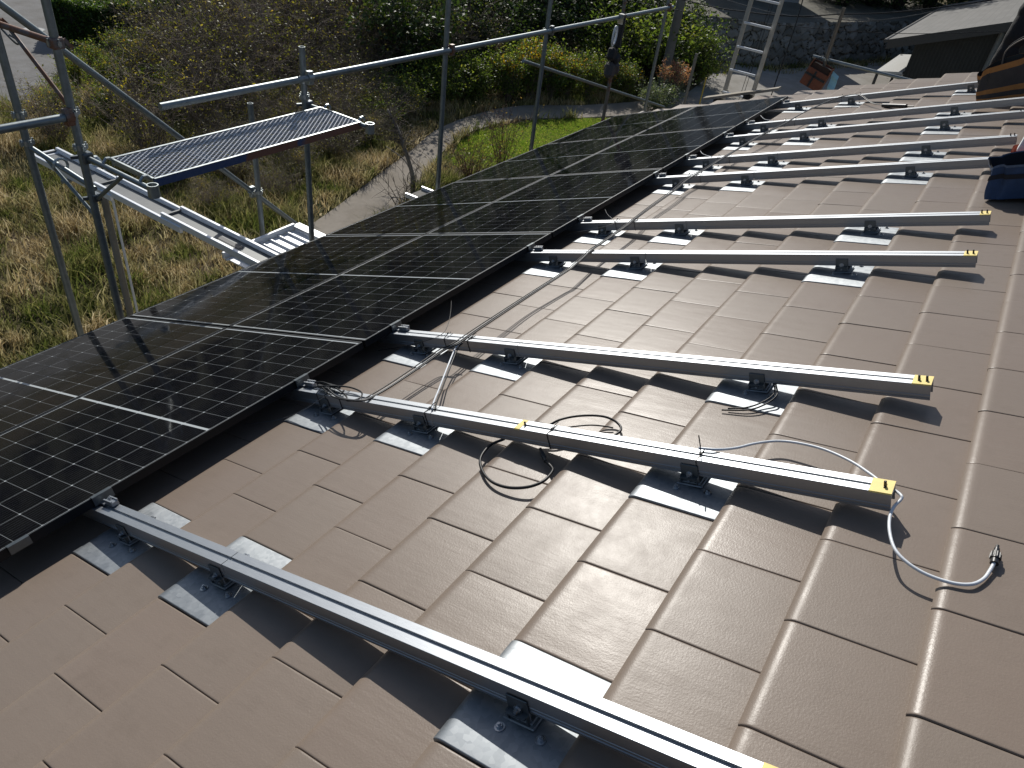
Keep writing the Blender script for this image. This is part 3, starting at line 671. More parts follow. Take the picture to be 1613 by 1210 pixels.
# ladder, rope and plank at the gable end
LADM = mat_metal("ladder_aluminium", (.36, .34, .31), (.5, .48, .44), .45, 30, .6)
t = thing("ladder", "aluminium ladder standing up at the far gable edge", "ladder", None, (9.3, 1.24, -.72))
lz = 1.9; lean = Vector((.12, .0, 1)).normalized()
for y in (-.213, .213):
    m = MB(); m.obox(Vector((0, y, -3.6)) + lean * 0, Vector((0, y, 0)) + lean * 2.0, .03, .062, up=Vector((0, 1, 0)), bev=.004); m.build("stile", LADM, t)
for k in range(-9, 6):
    m = MB(); c = lean * (.07 + .32 * k) if k >= 0 else Vector((.12 * .32 * k * 0, 0, .07 + .32 * k)); m.obox(c + Vector((0, -.2, 0)), c + Vector((0, .2, 0)), .034, .03, up=Vector((0, 0, 1)), bev=.004); m.build("rung", WHT, t)
t = thing("wooden_plank", "weathered plank lying on the gable edge at the ladder foot", "plank", None, RW(8.62, 1.05, -.075))
m = MB(); m.obox((0.0, .50, -.20 + .0), (.06, -.48, .17), .17, .035, up=Vector((0, sp, cp))); m.build("board", mat_stone("pale_board", (.30, .27, .22), (.42, .38, .32), 22, .85, .2), t)
for yy, zz in ((.30, -.15), (-.1, .0)):
    m = MB(); m.box((.0, yy, zz - .03), (.12, .10, .05)); m.build("cleat", BLACKP, t)
for lab, pts, rr in (("thick dark rope hanging straight beside the ladder", [(9.9, .92, 1.5), (9.75, .80, .55), (9.5, .76, -.4), (9.3, .74, -1.6)], .008),
                     ("thin dark cord hanging inside the ladder, left of two", [(9.9, 1.26, 1.5), (9.75, 1.24, .5), (9.6, 1.24, -.6), (9.5, 1.25, -1.8)], .004),
                     ("thin dark cord hanging inside the ladder, right of two", [(9.9, 1.22, 1.5), (9.75, 1.20, .5), (9.6, 1.195, -.6), (9.5, 1.2, -1.8)], .004)):
    tag(MB().tube(spline(pts), rr, 6).build("rope", CABLE), lab, "rope")
post(9.62, .20, .72, "scaffold post at the gable with the rusty tool bag hanging on it", mat=mat_rusty("brown_pipe", (.2, .18, .155), .05), rings=(.05,))
pipe_thing("gable_rail", "horizontal scaffold pipe at the gable running toward the grey house", "guard rail", (9.66, .40, .045), (9.66, -1.3, .035), r=.023, ends=((.12, DARKM),))
# tool belts hanging on the rail
cloth = mat_plain("black_cordura", (.016, .017, .019), .75, 0, .35, 60, bump=.3)
t = thing("tool_belt", "dark tool pouches and harness hanging from the guard rail", "tool belt", None, (7.28, 2.36, .35))
m = MB(); m.box((0.02, -.0, -.17), (.09, .07, .36), bev=.02); m.build("strap_pouch", cloth, t)
m = MB(); m.box((-.06, .02, -.42), (.16, .10, .16), Matrix.Rotation(.3, 3, 'Y'), bev=.03); m.box((.02, .0, -.48), (.14, .11, .12), Matrix.Rotation(-.4, 3, 'Y'), bev=.03); m.build("pouch", cloth, t)
m = MB(); m.box((-.03, .02, -.62), (.18, .12, .20), Matrix.Rotation(.15, 3, 'Y'), bev=.04); m.box((.05, -.02, -.60), (.10, .09, .16), Matrix.Rotation(-.5, 3, 'Y'), bev=.03); m.build("pouch", mat_plain("grey_canvas", (.07, .065, .065), .8, 0, .3, 40, bump=.3), t)
m = MB(); m.tube([(-.12 + .05 * math.cos(a) , .0, -.18 + .11 * math.sin(a)) for a in np.linspace(0, 6.28, 16)], .012, 6, False); m.tube([(-.10 + .04 * math.cos(a), .02, -.2 + .12 * math.sin(a)) for a in np.linspace(0, 6.28, 16)], .010, 6, False); m.build("rope_loop", CABLEW, t, smooth='all')
for a, b in (((.02, 0, -.3), (-.22, .02, -.56)), ((.0, .0, -.4), (.16, .0, -.72)), ((-.08, 0, -.1), (.02, 0, -.36))):
    m = MB(); m.tube(spline([a, ((a[0] + b[0]) / 2 + .02, .03, (a[2] + b[2]) / 2 - .03), b]), .007, 6); m.build("lanyard", cloth, t)
for s in (-1, 1):
    m = MB(); m.box((s * .036, 0, .0), (.012, .075, .11)); m.build("hook", STEELB, t)
m = MB(); m.box((0, 0, .055), (.08, .075, .012)); m.build("hook", STEELB, t)
# rusty tool bag on the gable post
t = thing("hanging_bag", "orange brown box bag hanging open on the gable post", "bag", None, (9.58, .24, -.17))
orb = mat_plain("orange_leather", (.15, .048, .024), .7, 0, .45, 25, bump=.4); dk = mat_plain("dark_lining", (.035, .018, .012), .85, 0, .4, 30)
Mb = Matrix.Rotation(.25, 3, 'X') @ Matrix.Rotation(.1, 3, 'Y')
m = MB()
for c, d in (((0, .15, 0), (.16, .012, .34)), ((0, -.15, 0), (.16, .012, .34)), ((.08, 0, 0), (.012, .30, .34)), ((0, 0, -.17), (.16, .30, .012)), ((-.08, 0, -.05), (.012, .30, .24))): m.box(Mb @ Vector(c), d, Mb, bev=.004)
m.build("body", orb, t)
m = MB(); m.box(Mb @ Vector((-.0, 0, .02)), (.13, .27, .25), Mb); m.build("contents", dk, t)
for c, d in (((-.09, 0, -.02), (.008, .31, .03)), ((-.09, .02, -.06), (.008, .03, .22))):
    m = MB(); m.box(Mb @ Vector(c), d, Mb); m.build("strap", BLACKP, t)
m = MB(); m.tube(spline([(0, .10, .17), (0.02, 0, .26), (0, -.10, .17)]), .005, 6); m.build("handle", BLACKP, t)
m = MB(); m.sheet(lambda x, y: (.03 + .02 * math.sin(y * 30), -.19 - x * .10, .1 - y * .36 - .05 * x), [0, .4, 1], list(np.linspace(0, 1, 8))); m.build("cloth", mat_plain("light_blue_cloth", (.25, .50, .66), .8, 0, .1, 20), t)

# ------------------------------------------------------------------ bags on the roof
def tote(name, label, cat, u, v, w0, hw, hd, h, mats, flare=1.06, sag=.02, rows=10, rot=0.0, tilt=None, thick=.004, wob=.012, up=None, tlt=0.0, sq=.38):
    """open-topped soft bag: rounded rectangular wall, floor, standing on the roof"""
    t = thing(name, label, cat, None, (u, v, w0), roof=True)
    n = 40; rnd = random.Random(sum(map(ord, label)))
    ph = [rnd.uniform(0, 6.28) for _ in range(4)]
    def ring(f, z, inset=0.0):
        o = []
        for k in range(n):
            a = 2 * math.pi * k / n; c, s = math.cos(a), math.sin(a)
            e = sq; x = math.copysign(abs(c) ** e, c) * (hw * f - inset); y = math.copysign(abs(s) ** e, s) * (hd * f - inset)
            b = 1 + wob / hw * math.sin(3 * a + ph[0] + z * 9) + wob * .7 / hw * math.sin(7 * a + ph[1] - z * 14)
            zz = z + (sag * math.sin(2 * a + ph[2]) + sag * .5 * math.sin(5 * a + ph[3])) * (z / h) ** 2
            zz -= tlt * (y / hd) * (z / h)
            p = Vector((x * b, y * b, zz))
            if up is not None: p = p + up * zz
            cr, sr = math.cos(rot), math.sin(rot); o.append((p.x * cr - p.y * sr, p.x * sr + p.y * cr, p.z))
        return o
    return t, ring, n
def strip(ring, n, zs, f0, f1, h, inset=0.0):
    m = MB(); vs = []; fs = []
    for z in zs: vs += ring(f0 + (f1 - f0) * z / h, z, inset)
    for j in range(len(zs) - 1):
        for k in range(n): fs.append((j * n + k, j * n + (k + 1) % n, (j + 1) * n + (k + 1) % n, (j + 1) * n + k))
    m.add(vs, fs); return m
VU = Vector((0, -sp / cp * .75, 0))            # bags stand nearly plumb on the sloping roof
blue = mat_plain("navy_canvas", (.022, .055, .135), .72, 0, .4, 22, bump=.5); navy = mat_plain("dark_band", (.012, .014, .022), .8, 0, .3, 40)
t, ring, n = tote("tool_bag", "open blue canvas tool bag with dark band at the right edge", "tool bag", 2.84, -2.655, -.11, .16, .27, .19, None, sag=.010, sq=.2, tlt=.012)
m = strip(ring, n, list(np.linspace(0, .19, 9)), .96, 1.0, .19); m.build("wall", blue, t, smooth='all')
m = strip(ring, n, [.19, .10, .02], .96, 1.0, .19, .006); m.build("lining", navy, t, smooth='all')
m = MB(); m.add(ring(.95, .012), [tuple(range(n))]); m.build("bottom", navy, t)
m = strip(ring, n, [.118, .145], .985, .995, .19, -.003); m.build("band", navy, t, smooth='all')
m = strip(ring, n, [.183, .195], 1.0, 1.004, .19, -.003); m.build("rim", mat_plain("frayed_edge", (.10, .14, .22), .9, 0, .5, 60), t, smooth='all')
for s in (-1,):
    q = VU * .1
    m = MB(); m.tube(spline([(s * .162, -.14, .135), (s * .172, -.12, .08), (s * .175, -.05, .045), (s * .172, .03, .065), (s * .162, .06, .135)]), .009, 7); m.build("handle", navy, t, smooth='all')
orange = mat_plain("orange_plastic", (.40, .10, .055), .5, 0, .25, 20)
t, ring, n = tote("bucket", "orange red tool bucket holding a white box behind the blue bag", "bucket", 3.46, -2.63, -.11, .14, .19, .12, None, sag=.003, wob=.003)
m = strip(ring, n, list(np.linspace(0, .12, 5)), .9, 1.0, .12); m.build("wall", orange, t, smooth='all')
m = strip(ring, n, [.12, .02], .9, 1.0, .12, .006); m.build("lining", orange, t, smooth='all')
m = MB(); m.add(ring(.9, .012), [tuple(range(n))]); m.build("bottom", orange, t)
m = strip(ring, n, [.06, .085], .95, .965, .12, -.003); m.build("band", navy, t, smooth='all')
m = MB(); m.obox((-.135, .06, .01), (-.143, .055, .11), .04, .006, up=Vector((1, 0, 0))); m.build("strap", navy, t)
t = thing("white_box", "white printed box standing in the orange bucket", "box", None, RW(3.46, -2.585, .025))
m = MB(); m.box((0, -.02, .0), (.13, .24, .15), Matrix.Rotation(.05, 3, 'X'), bev=.006); m.build("carton", mat_plain("white_card", (.72, .74, .76), .6, 0, .05), t)
m = MB()
for k in range(7): m.box((-.0658, .05 - k * .022, .035 - .0012 * k), (.001, .014, .008))
m.build("printing", BLACKP, t)
tan = mat_plain("tan_canvas_stripe", (.40, .175, .05), .78, 0, .25, 30, bump=.3); gry = mat_plain("dark_canvas_stripe", (.055, .047, .043), .8, 0, .25, 30, bump=.3)
t, ring, n = tote("tote_bag", "orange and dark striped open tote bag at the worker's feet", "bag", 6.24, -2.19, -.11, .17, .185, .29, None, sag=.02, tlt=.05)
for k, (a, b, mt) in enumerate(((0, .035, tan), (.035, .075, gry), (.075, .115, tan), (.115, .255, gry), (.255, .30, tan))):
    m = strip(ring, n, list(np.linspace(a, b, 4)), .98, 1.03, .30); m.build("stripe_panel", mt, t, smooth='all')
m = strip(ring, n, [.30, .15, .03], .98, 1.03, .30, .006); m.build("lining", BLACKP, t, smooth='all')
m = MB(); m.add(ring(.97, .012), [tuple(range(n))]); m.build("bottom", gry, t)
m = MB(); m.box((0, .02, .17), (.2, .16, .22), bev=.02); o = m.build("contents", cloth, t); o.location = (0, -.08, 0)
for s in (-1, 1):
    m = MB(); m.tube(spline([(s * .12, .12, .28), (s * .10, .09, .42), (s * .1, -.06, .50), (s * .1, -.20, .45), (s * .12, -.20, .30)]), .006, 6); o = m.build("handle", mat_plain("brown_handle", (.12, .09, .07), .7) if s < 0 else cloth, t); o.location = (0, -.1, 0)

# ------------------------------------------------------------------ the worker (mostly outside the frame)
def skinned(name, verts, edges, mat, parent=None, sub=2, root=0):
    me = D.meshes.new(name); me.from_pydata([v[:3] for v in verts], edges, []); o = D.objects.new(name, me); COL.objects.link(o)
    sk = o.modifiers.new("skin", 'SKIN'); sk.use_smooth_shade = True
    lay = me.skin_vertices[0].data if me.skin_vertices else None
    if lay is None:
        import bmesh
        bm = bmesh.new(); bm.from_mesh(me); bm.verts.layers.skin.verify(); bm.to_mesh(me); bm.free(); lay = me.skin_vertices[0].data
    for i, v in enumerate(verts):
        r = v[3]; lay[i].radius = (r, r) if not isinstance(r, tuple) else r
        lay[i].use_root = (i == root)
    ss = o.modifiers.new("sub", 'SUBSURF'); ss.levels = sub; ss.render_levels = sub
    me.materials.append(mat)
    if parent: o.parent = parent
    return o
def fz(u, v): return RW(u, v, -.115)
skin_m = mat_plain("skin", (.45, .26, .18), .55, 0, .1, 30); trous = mat_plain("black_work_trousers", (.010, .010, .012), .85, 0, .3, 30, bump=.5)
jack = mat_plain("grey_work_jacket", (.10, .11, .13), .8, 0, .2, 30); boot = mat_plain("dark_shoes", (.03, .028, .026), .6); helm = mat_plain("white_helmet", (.75, .75, .74), .35, 0, .05)
fa, fb = RW(7.0, -2.02, -.112), RW(7.05, -2.36, -.112)
wk = thing("person", "worker in baggy black trousers standing behind the striped tote, only legs in view", "person", None, ((fa.x + fb.x) / 2, (fa.y + fb.y) / 2, fa.z))
o0 = Vector(wk.location)
A = fa - o0; B = fb - o0; A.z += .02; B.z += .02
P = Vector((.03, 0, .93 + (fb.z - fa.z) * .3)); ch = P + Vector((-.05, .05, .42)); nk = ch + Vector((-.03, .02, .14))
V = [(*P, .13), (*(P + Vector((0, 0, .2))), .125), (*ch, .15), (*nk, .06), (*(nk + Vector((-.03, .01, .09))), .075), (*(nk + Vector((-.035, .01, .19))), .088), (*(nk + Vector((-.03, .01, .26))), .06)]
E = [(0, 1), (1, 2), (2, 3), (3, 4), (4, 5), (5, 6)]
def chain(start, pts):
    p = start
    for q in pts: V.append(q); E.append((p, len(V) - 1)); p = len(V) - 1
    return p
for F, s in ((A, 1), (B, -1)):
    hip = P + Vector((0, .095 * s, -.05)); kn = (hip + F) / 2 + Vector((-.05, 0, .03))
    chain(0, [(*hip, .092), (*((hip + kn) / 2), .078), (*kn, .058), (*((kn + F) / 2 + Vector((.01, 0, .06))), .055), (F.x, F.y, F.z + .09, .04), (F.x - .05, F.y, F.z + .045, .038), (F.x - .15, F.y, F.z + .03, .03)])
    sh = ch + Vector((0, .19 * s, .06)); el = sh + Vector((-.06, .06 * s, -.28)); wr = el + Vector((-.18, -.02 * s, -.17))
    pl = wr + Vector((-.06, 0, -.05))
    e = chain(2, [(*sh, .062), (*((sh + el) / 2), .048), (*el, .042), (*((el + wr) / 2), .038), (*wr, .027), (*pl, .032)])
    for k in range(4):
        b = pl + Vector((-.02, (k - 1.5) * .022, -.02)); ln = (.075, .085, .08, .062)[k]
        chain(e, [(*b, .010), (*(b + Vector((-ln * .4, 0, -ln * .4))), .009), (*(b + Vector((-ln * .45, 0, -ln * .85))), .008)])
    chain(e - 1, [(*(wr + Vector((-.03, -.03 * s, -.01))), .012), (*(wr + Vector((-.07, -.05 * s, -.03))), .010), (*(wr + Vector((-.1, -.05 * s, -.06))), .009)])
body = skinned("body", V, E, skin_m, wk)
V2 = [(*P, .15), (*(P + Vector((0, 0, .1))), .14)]; E2 = [(0, 1)]; V_, E_ = V, E; V, E = V2, E2
for F, s in ((A, 1), (B, -1)):
    hip = P + Vector((0, .095 * s, -.06)); kn = (hip + F) / 2 + Vector((-.05, 0, .03)); pts = [(*hip, .115)]
    n = 13
    for k in range(1, n + 1):
        f = k / n; q = hip.lerp(kn, f * 2) if f < .5 else kn.lerp(F + Vector((0, 0, .10)), f * 2 - 1)
        r = (.112 - .012 * f) * (1.07 if k % 2 else .93) + .012 * math.sin(k * 2.1); pts.append((q.x + .01 * math.sin(k * 1.7 + s), q.y + .012 * math.cos(k * 2.3), q.z, r))
    chain(0, pts)
skinned("trousers", V, E, trous, wk, 2)
V = [(*(P + Vector((0, 0, .05))), .15), (*(P + Vector((0, 0, .2))), .145), (*ch, .175), (*(nk + Vector((.01, 0, -.03))), .08)]; E = [(0, 1), (1, 2), (2, 3)]
for s in (1, -1):
    sh = ch + Vector((0, .19 * s, .06)); el = sh + Vector((-.06, .06 * s, -.28)); wr = el + Vector((-.18, -.02 * s, -.17))
    chain(2, [(*sh, .08), (*((sh + el) / 2), .065), (*el, .058), (*((el + wr) / 2), .052), (*(el.lerp(wr, .9)), .045)])
skinned("jacket", V, E, jack, wk)
for F in (A, B):
    m = MB(); m.box((F.x - .07, F.y, F.z + .035), (.27, .10, .08), bev=.025); m.build("shoe", boot, wk, smooth=60)
hc = nk + Vector((-.03, .01, .2))
m = MB(); m.sheet(lambda a, b: (hc.x + math.cos(a) * .125 * math.cos(b), hc.y + math.sin(a) * .11 * math.cos(b), hc.z + .13 * math.sin(b) + .02), list(np.linspace(0, 2 * math.pi, 20)), list(np.linspace(-.05, math.pi / 2, 7))); m.box((hc.x - .14, hc.y, hc.z + .02), (.07, .16, .01)); m.build("helmet", helm, wk, smooth=60)
m = MB()
for s in (1, -1): m.box((hc.x - .083, hc.y + s * .032, hc.z - .03), (.012, .026, .012), bev=.004)
m.build("eyes", BLACKP, wk); m = MB(); m.box((hc.x - .095, hc.y, hc.z - .06), (.03, .026, .04), bev=.009); m.build("nose", skin_m, wk); m = MB(); m.box((hc.x - .088, hc.y, hc.z - .10), (.01, .05, .01), bev=.003); m.build("mouth", mat_plain("lips", (.3, .13, .11), .5), wk)

# ------------------------------------------------------------------ ground, path, roads
GR = mat_ground()
m = MB(); m.sheet(lambda x, y: (x, y, GZ), list(np.linspace(-700, 700, 29)), list(np.linspace(-700, 700, 29)))
tag(m.build("ground", GR), kind="structure")
CONC = mat_stone("old_concrete", (.19, .165, .135), (.33, .295, .25), 9, .92, .25); ASPH = mat_stone("asphalt", (.15, .148, .145), (.24, .235, .23), 18, .9, .3)
def smooth_edge(pts, n=6): return [(p.x, p.y) for p in spline([(a, b, 0) for a, b in pts], n)]
Lp = smooth_edge([(2.0, 6.9), (5.5, 7.7), (7.8, 8.27), (10.25, 9.05), (11.6, 9.45), (13.62, 10.12), (15.79, 10.25), (17.5, 9.9), (19.29, 8.75), (22, 7.6), (24, 7.4)])
Rp = smooth_edge([(2.0, 5.9), (5.5, 6.8), (8.6, 7.35), (10.02, 7.87), (11.5, 8.6), (12.9, 9.15), (14.29, 9.44), (16.3, 9.2), (18.5, 7.9), (21.5, 6.6), (23.5, 6.2)])
m = MB(); n = min(len(Lp), len(Rp)); vs = []
for i in range(n): vs += [(*Lp[i], GZ + .03), (*Rp[i], GZ + .03), (*Lp[i], GZ - .02), (*Rp[i], GZ - .02)]
m.add(vs, [(4 * i, 4 * i + 1, 4 * i + 5, 4 * i + 4) for i in range(n - 1)] + [(4 * i, 4 * i + 4, 4 * i + 6, 4 * i + 2) for i in range(n - 1)] + [(4 * i + 1, 4 * i + 3, 4 * i + 7, 4 * i + 5) for i in range(n - 1)])
tag(m.build("path", CONC), kind="structure")
m = MB(); m.poly([(-14, 24), (-3, 20.4), (5.9, 17.6), (6.9, 17.4), (8.0, 18.4), (9.0, 19.7), (10.3, 22.0), (12.5, 26.5), (15, 32), (24, 44), (-14, 60)], GZ + .004); m.build("road", ASPH)['kind'] = 'structure'
LIGHTC = mat_stone("pale_concrete_road", (.24, .225, .20), (.36, .34, .31), 8, .92, .25)
m = MB(); m.poly([(18, 3.5), (20.5, 6.0), (24, 7.2), (27.7, 7.7), (30.3, 8.2), (31.3, 6.3), (35.6, 4.7), (40, 2.9), (60, -5.0), (60, -14), (30, -9), (19, 0)], GZ + .008); m.build("road", LIGHTC)['kind'] = 'structure'
# unseen wooded ridge, added to block the bright horizon mirrored in the panels
HILL = NT("added_hill_woods", .95, spec=.1); p = HILL.geo(); HILL.base(HILL.mix(HILL.noise(p, .12, 5, .7), (.018, .026, .012), (.06, .065, .03)))
m = MB(); hr = np.random.default_rng(4)
def hill(a, t):
    rad = 110 + 130 * t + 12 * math.sin(a * 5); h = (26 + 9 * math.sin(a * 3 + 1) + 6 * math.sin(a * 7) + 3 * math.sin(a * 19)) * math.sin(min(1, t * 1.15) * math.pi / 2) * (1 + .5 * t) + 1.2 * hr.normal()
    return (rad * math.cos(a), rad * math.sin(a), GZ - 1.5 + max(0, h) if t > 0 else GZ - 1.5)
m.sheet(hill, list(np.linspace(R_(-100), R_(220), 220)), list(np.linspace(0, 1, 14))); m.build("added_hills", HILL.m)['kind'] = 'structure'
# manhole cover on the asphalt
t = thing("manhole_cover", "pale round cover in the asphalt road at the upper left", "manhole cover", None, (10.45, 23.7, GZ + .004))
m = MB(); m.cyl((0, 0, 0), (0, 0, .012), .30, 28); m.build("lid", mat_plain("pale_iron", (.36, .36, .35), .6, .2, .2, 20), t)
m = MB(); m.tube([(.315 * math.cos(a), .315 * math.sin(a), .004) for a in np.linspace(0, 2 * math.pi, 33)], .012, 6, False); m.build("rim", CLAMPM, t)

# ------------------------------------------------------------------ stone retaining wall and terrace
def stone_wall():
    base = [(26.5, 11.2), (30.4, 8.6), (31.5, 6.95), (35.7, 5.3), (40.1, 3.5), (48, 0.2)]
    B = [Vector((a, b, 0)) for a, b in base]; seg = [0]
    for i in range(1, len(B)): seg.append(seg[-1] + (B[i] - B[i - 1]).length)
    L = seg[-1]; ns, nz = 900, 52; H = 1.62
    r = np.random.default_rng(3); cs = []; 
    for j in range(6):
        s = r.uniform(0, .3)
        while s < L:
            cs.append((s, (j + .5) * H / 5.4 + r.uniform(-.11, .11), r.uniform(.75, 1.3))); s += r.uniform(.30, .62)
    C = np.array(cs); S, Z = np.meshgrid(np.linspace(0, L, ns), np.linspace(0, H, nz), indexing='ij'); S = S.ravel(); Z = Z.ravel()
    wob = .05 * np.sin(S * 9 + Z * 7) + .03 * np.sin(S * 23 - Z * 17)
    d = np.sqrt((S[:, None] + wob[:, None] - C[None, :, 0]) ** 2 + ((Z[:, None] + wob[:, None] * .6 - C[None, :, 1]) * 1.15) ** 2) / C[None, :, 2]
    i0 = d.argmin(1); ds = np.sort(d, 1)[:, :2]; e = np.clip((ds[:, 1] - ds[:, 0]) / .11, 0, 1) ** .55
    tone = r.random(len(C))[i0]; tilt = (r.random(len(C))[i0] - .5) * .5 * (S - C[i0, 0]) + (r.random(len(C))[i0] - .5) * .5 * (Z - C[i0, 1])
    out = e * .14 + tilt * e + .012 * np.sin(S * 40) * np.sin(Z * 37)
    V = []
    k = np.searchsorted(seg, S, side='right') - 1; k = np.clip(k, 0, len(B) - 2)
    for a, z, kk, o_ in zip(S, Z, k, out):
        t = (a - seg[kk]) / (seg[kk + 1] - seg[kk]); p = B[kk].lerp(B[kk + 1], t); dr = (B[kk + 1] - B[kk]).normalized(); nrm = Vector((dr.y, -dr.x, 0))
        q = p + nrm * (float(o_) - .16 * z); V.append((q.x, q.y, GZ + z))
    ii, jj = np.meshgrid(np.arange(ns - 1), np.arange(nz - 1), indexing='ij'); a = (ii * nz + jj).ravel()
    Q = np.stack([a, a + nz, a + nz + 1, a + 1], 1)
    att = tone[a] * .75 + .25; att = np.where(e[a] < .3, .0, att)
    mt = NT("rubble_stone", .9, spec=.2); p = mt.geo(); c = mt.ramp(mt.attr(), [(0, (.03, .028, .025)), (.2, (.15, .14, .125)), (.6, (.26, .245, .22)), (1, (.36, .34, .31))]); mt.base(mt.mix(mt.math('MULTIPLY', mt.noise(p, 5, 5, .7), .6), c, (.10, .10, .075))); mt.bump(mt.noise(p, 14, 5), .5, .03)
    w = thing("stone_wall", "rough stone retaining wall in the shade beyond the road", "wall", None, (0, 0, 0))
    mesh_np("stonework", np.array(V), Q, mt.m, att, w)
    return w, B
wl, WB = stone_wall()
TERR = mat_stone("terrace_gravel", (.09, .085, .07), (.19, .18, .15), 5, .95, .5)
m = MB(); m.add([(26.3, 11.3, -2.95), (30.3, 8.85, -2.95), (31.5, 7.2, -2.95), (35.8, 5.55, -2.95), (40.2, 3.75, -2.95), (48.1, .45, -2.95), (60, 12, -2.3), (52, 26, -2.2), (34, 22, -2.3)], [(0, 1, 2, 3, 4, 5, 6, 7, 8)]); m.build("terrain", TERR)['kind'] = 'structure'

# ------------------------------------------------------------------ white building
t = thing("white_building", "white walled building above the stone wall at the top edge", "building", None, (0, 0, 0))
c0, c1 = Vector((39.0, 8.1, -2.96)), Vector((35.7, 11.0, -2.96)); bk = Vector((c1 - c0)).cross(Vector((0, 0, 1))).normalized() * -8.0
if bk.x < 0: bk = -bk
m = MB(); q = [c0, c1, c1 + bk, c0 + bk]; m.add([(p.x, p.y, p.z - .3) for p in q] + [(p.x, p.y, p.z + 5.6) for p in q], [(0, 1, 5, 4), (1, 2, 6, 5), (2, 3, 7, 6), (3, 0, 4, 7), (4, 5, 6, 7)]); m.build("wall", mat_stone("white_render", (.62, .63, .64), (.72, .72, .72), 6, .85, .1), t)
fr = (c1 - c0).normalized(); nrm = -bk.normalized()
m = MB(); m.obox(c0 + nrm * .02 + Vector((0, 0, .12)), c1 + nrm * .02 + Vector((0, 0, .12)), .05, .34); m.build("plinth", mat_stone("grey_plinth", (.3, .3, .3), (.4, .4, .39), 8), t)
for f in (.25, .65):
    a = c0.lerp(c1, f) + nrm * .03 + Vector((0, 0, 1.9)); m = MB(); m.obox(a, a + fr * 1.1, .06, 1.1); m.build("window", mat_plain("dark_window", (.03, .035, .04), .1), t)
m = MB(); rr = [p + (p - (q[0] + q[2]) / 2).normalized() * .8 for p in q]; m.add([(p.x, p.y, p.z + 5.6) for p in rr] + [((q[0] + q[2]) / 2 + Vector((0, 0, 7.2)))[:]], [(0, 1, 4), (1, 2, 4), (2, 3, 4), (3, 0, 4), (3, 2, 1, 0)]); m.build("roof", mat_plain("grey_roof", (.12, .12, .125), .6), t)
m = MB(); dp = c0.lerp(c1, .55) + nrm * .08; m.cyl(dp, dp + Vector((0, 0, 5.5)), .04, 8); m.build("downpipe", CABLEG, t)

# ------------------------------------------------------------------ grey gabled house on the right
t = thing("grey_house", "dark walled house with a plain grey gabled roof at the upper right", "house", None, (27, 1.87, GZ))
SIDM = NT("ribbed_dark_siding", .6, .2, spec=.3); pp = SIDM.coord(); sxx = SIDM.n("ShaderNodeSeparateXYZ"); SIDM.l(pp, sxx.inputs[0]); SIDM.base(SIDM.mix(SIDM.noise(pp, 2, 3), (.035, .036, .034), (.055, .056, .052)))
zE = -1.9 - GZ; sl = .37; yR = -5.0; LX = 14.0
m = MB()
n = 150                                        # ribbed gable wall
yw0, yw1 = -.80, 2 * yR + .80
for i in range(n):
    ya = yw0 + (yw1 - yw0) * i / n; yb_ = yw0 + (yw1 - yw0) * (i + 1) / n
    zt = lambda y: zE + sl * min(-y, y - 2 * yR) - .16 if True else 0
    xo = .5 + (.03 if i % 2 else 0)
    m.add([(xo, ya, 0), (xo, yb_, 0), (xo, yb_, zt(yb_)), (xo, ya, zt(ya))], [(0, 1, 2, 3)])
    m.add([(.5, yb_, 0), (.53, yb_, 0), (.53, yb_, zt(yb_)), (.5, yb_, zt(yb_))], [(0, 1, 2, 3)])
m.add([(.5, yw0, 0), (LX - .5, yw0, 0), (LX - .5, yw0, zE + .1), (.5, yw0, zE + .1)], [(0, 1, 2, 3)]); m.add([(.5, yw1, 0), (LX - .5, yw1, 0), (LX - .5, yw1, zE + .1), (.5, yw1, zE + .1)], [(3, 2, 1, 0)])
m.add([(LX - .5, yw0, 0), (LX - .5, yw1, 0), (LX - .5, yw1, zE), (LX - .5, yR, zE - sl * yR - .2), (LX - .5, yw0, zE)], [(0, 1, 2, 3, 4)])
m.build("wall", SIDM.m, t)
ROOFG = NT("grey_slate_roof", .75, 0, spec=.25); pp = ROOFG.coord(); br = ROOFG.n("ShaderNodeTexBrick"); ROOFG.l(ROOFG.mapping(pp, (1, 1, 1)), br.inputs["Vector"]); br.inputs["Scale"].default_value = 1.0; br.inputs["Brick Width"].default_value = .9; br.inputs["Row Height"].default_value = .22; br.inputs["Mortar Size"].default_value = .012
br.inputs["Color1"].default_value = (.115, .112, .104, 1); br.inputs["Color2"].default_value = (.145, .14, .132, 1); br.inputs["Mortar"].default_value = (.095, .092, .088, 1); ROOFG.base(ROOFG.mix(ROOFG.math('MULTIPLY', ROOFG.noise(pp, 1.2, 4), .4), br.outputs[0], (.11, .11, .10)))
m = MB(); zr = zE - sl * yR; th = .09
for (y0, y1) in ((0, yR), (2 * yR, yR)):
    m.add([(0, y0, zE), (LX, y0, zE), (LX, y1, zr), (0, y1, zr), (0, y0, zE - th), (LX, y0, zE - th), (LX, y1, zr - th), (0, y1, zr - th)], [(0, 1, 2, 3), (4, 7, 6, 5), (0, 4, 5, 1), (0, 3, 7, 4), (1, 5, 6, 2)])
m.build("roof", ROOFG.m, t)
FAS = mat_plain("dark_fascia", (.055, .052, .048), .6, 0, .2, 10)
for y1 in (0, 2 * yR):
    m = MB(); m.add([(-.02, y1, zE - .01), (-.02, yR, zr - .01), (-.02, yR, zr - .30), (-.02, y1, zE - .30), (.06, y1, zE - .1), (.06, yR, zr - .1), (.06, yR, zr - .30), (.06, y1, zE - .30)], [(0, 1, 2, 3), (4, 7, 6, 5), (3, 2, 6, 7)]); m.build("fascia", FAS, t)
m = MB(); m.cyl((-.05, .08, zE - .06), (LX, .08, zE - .06), .06, 10); m.build("gutter", FAS, t)
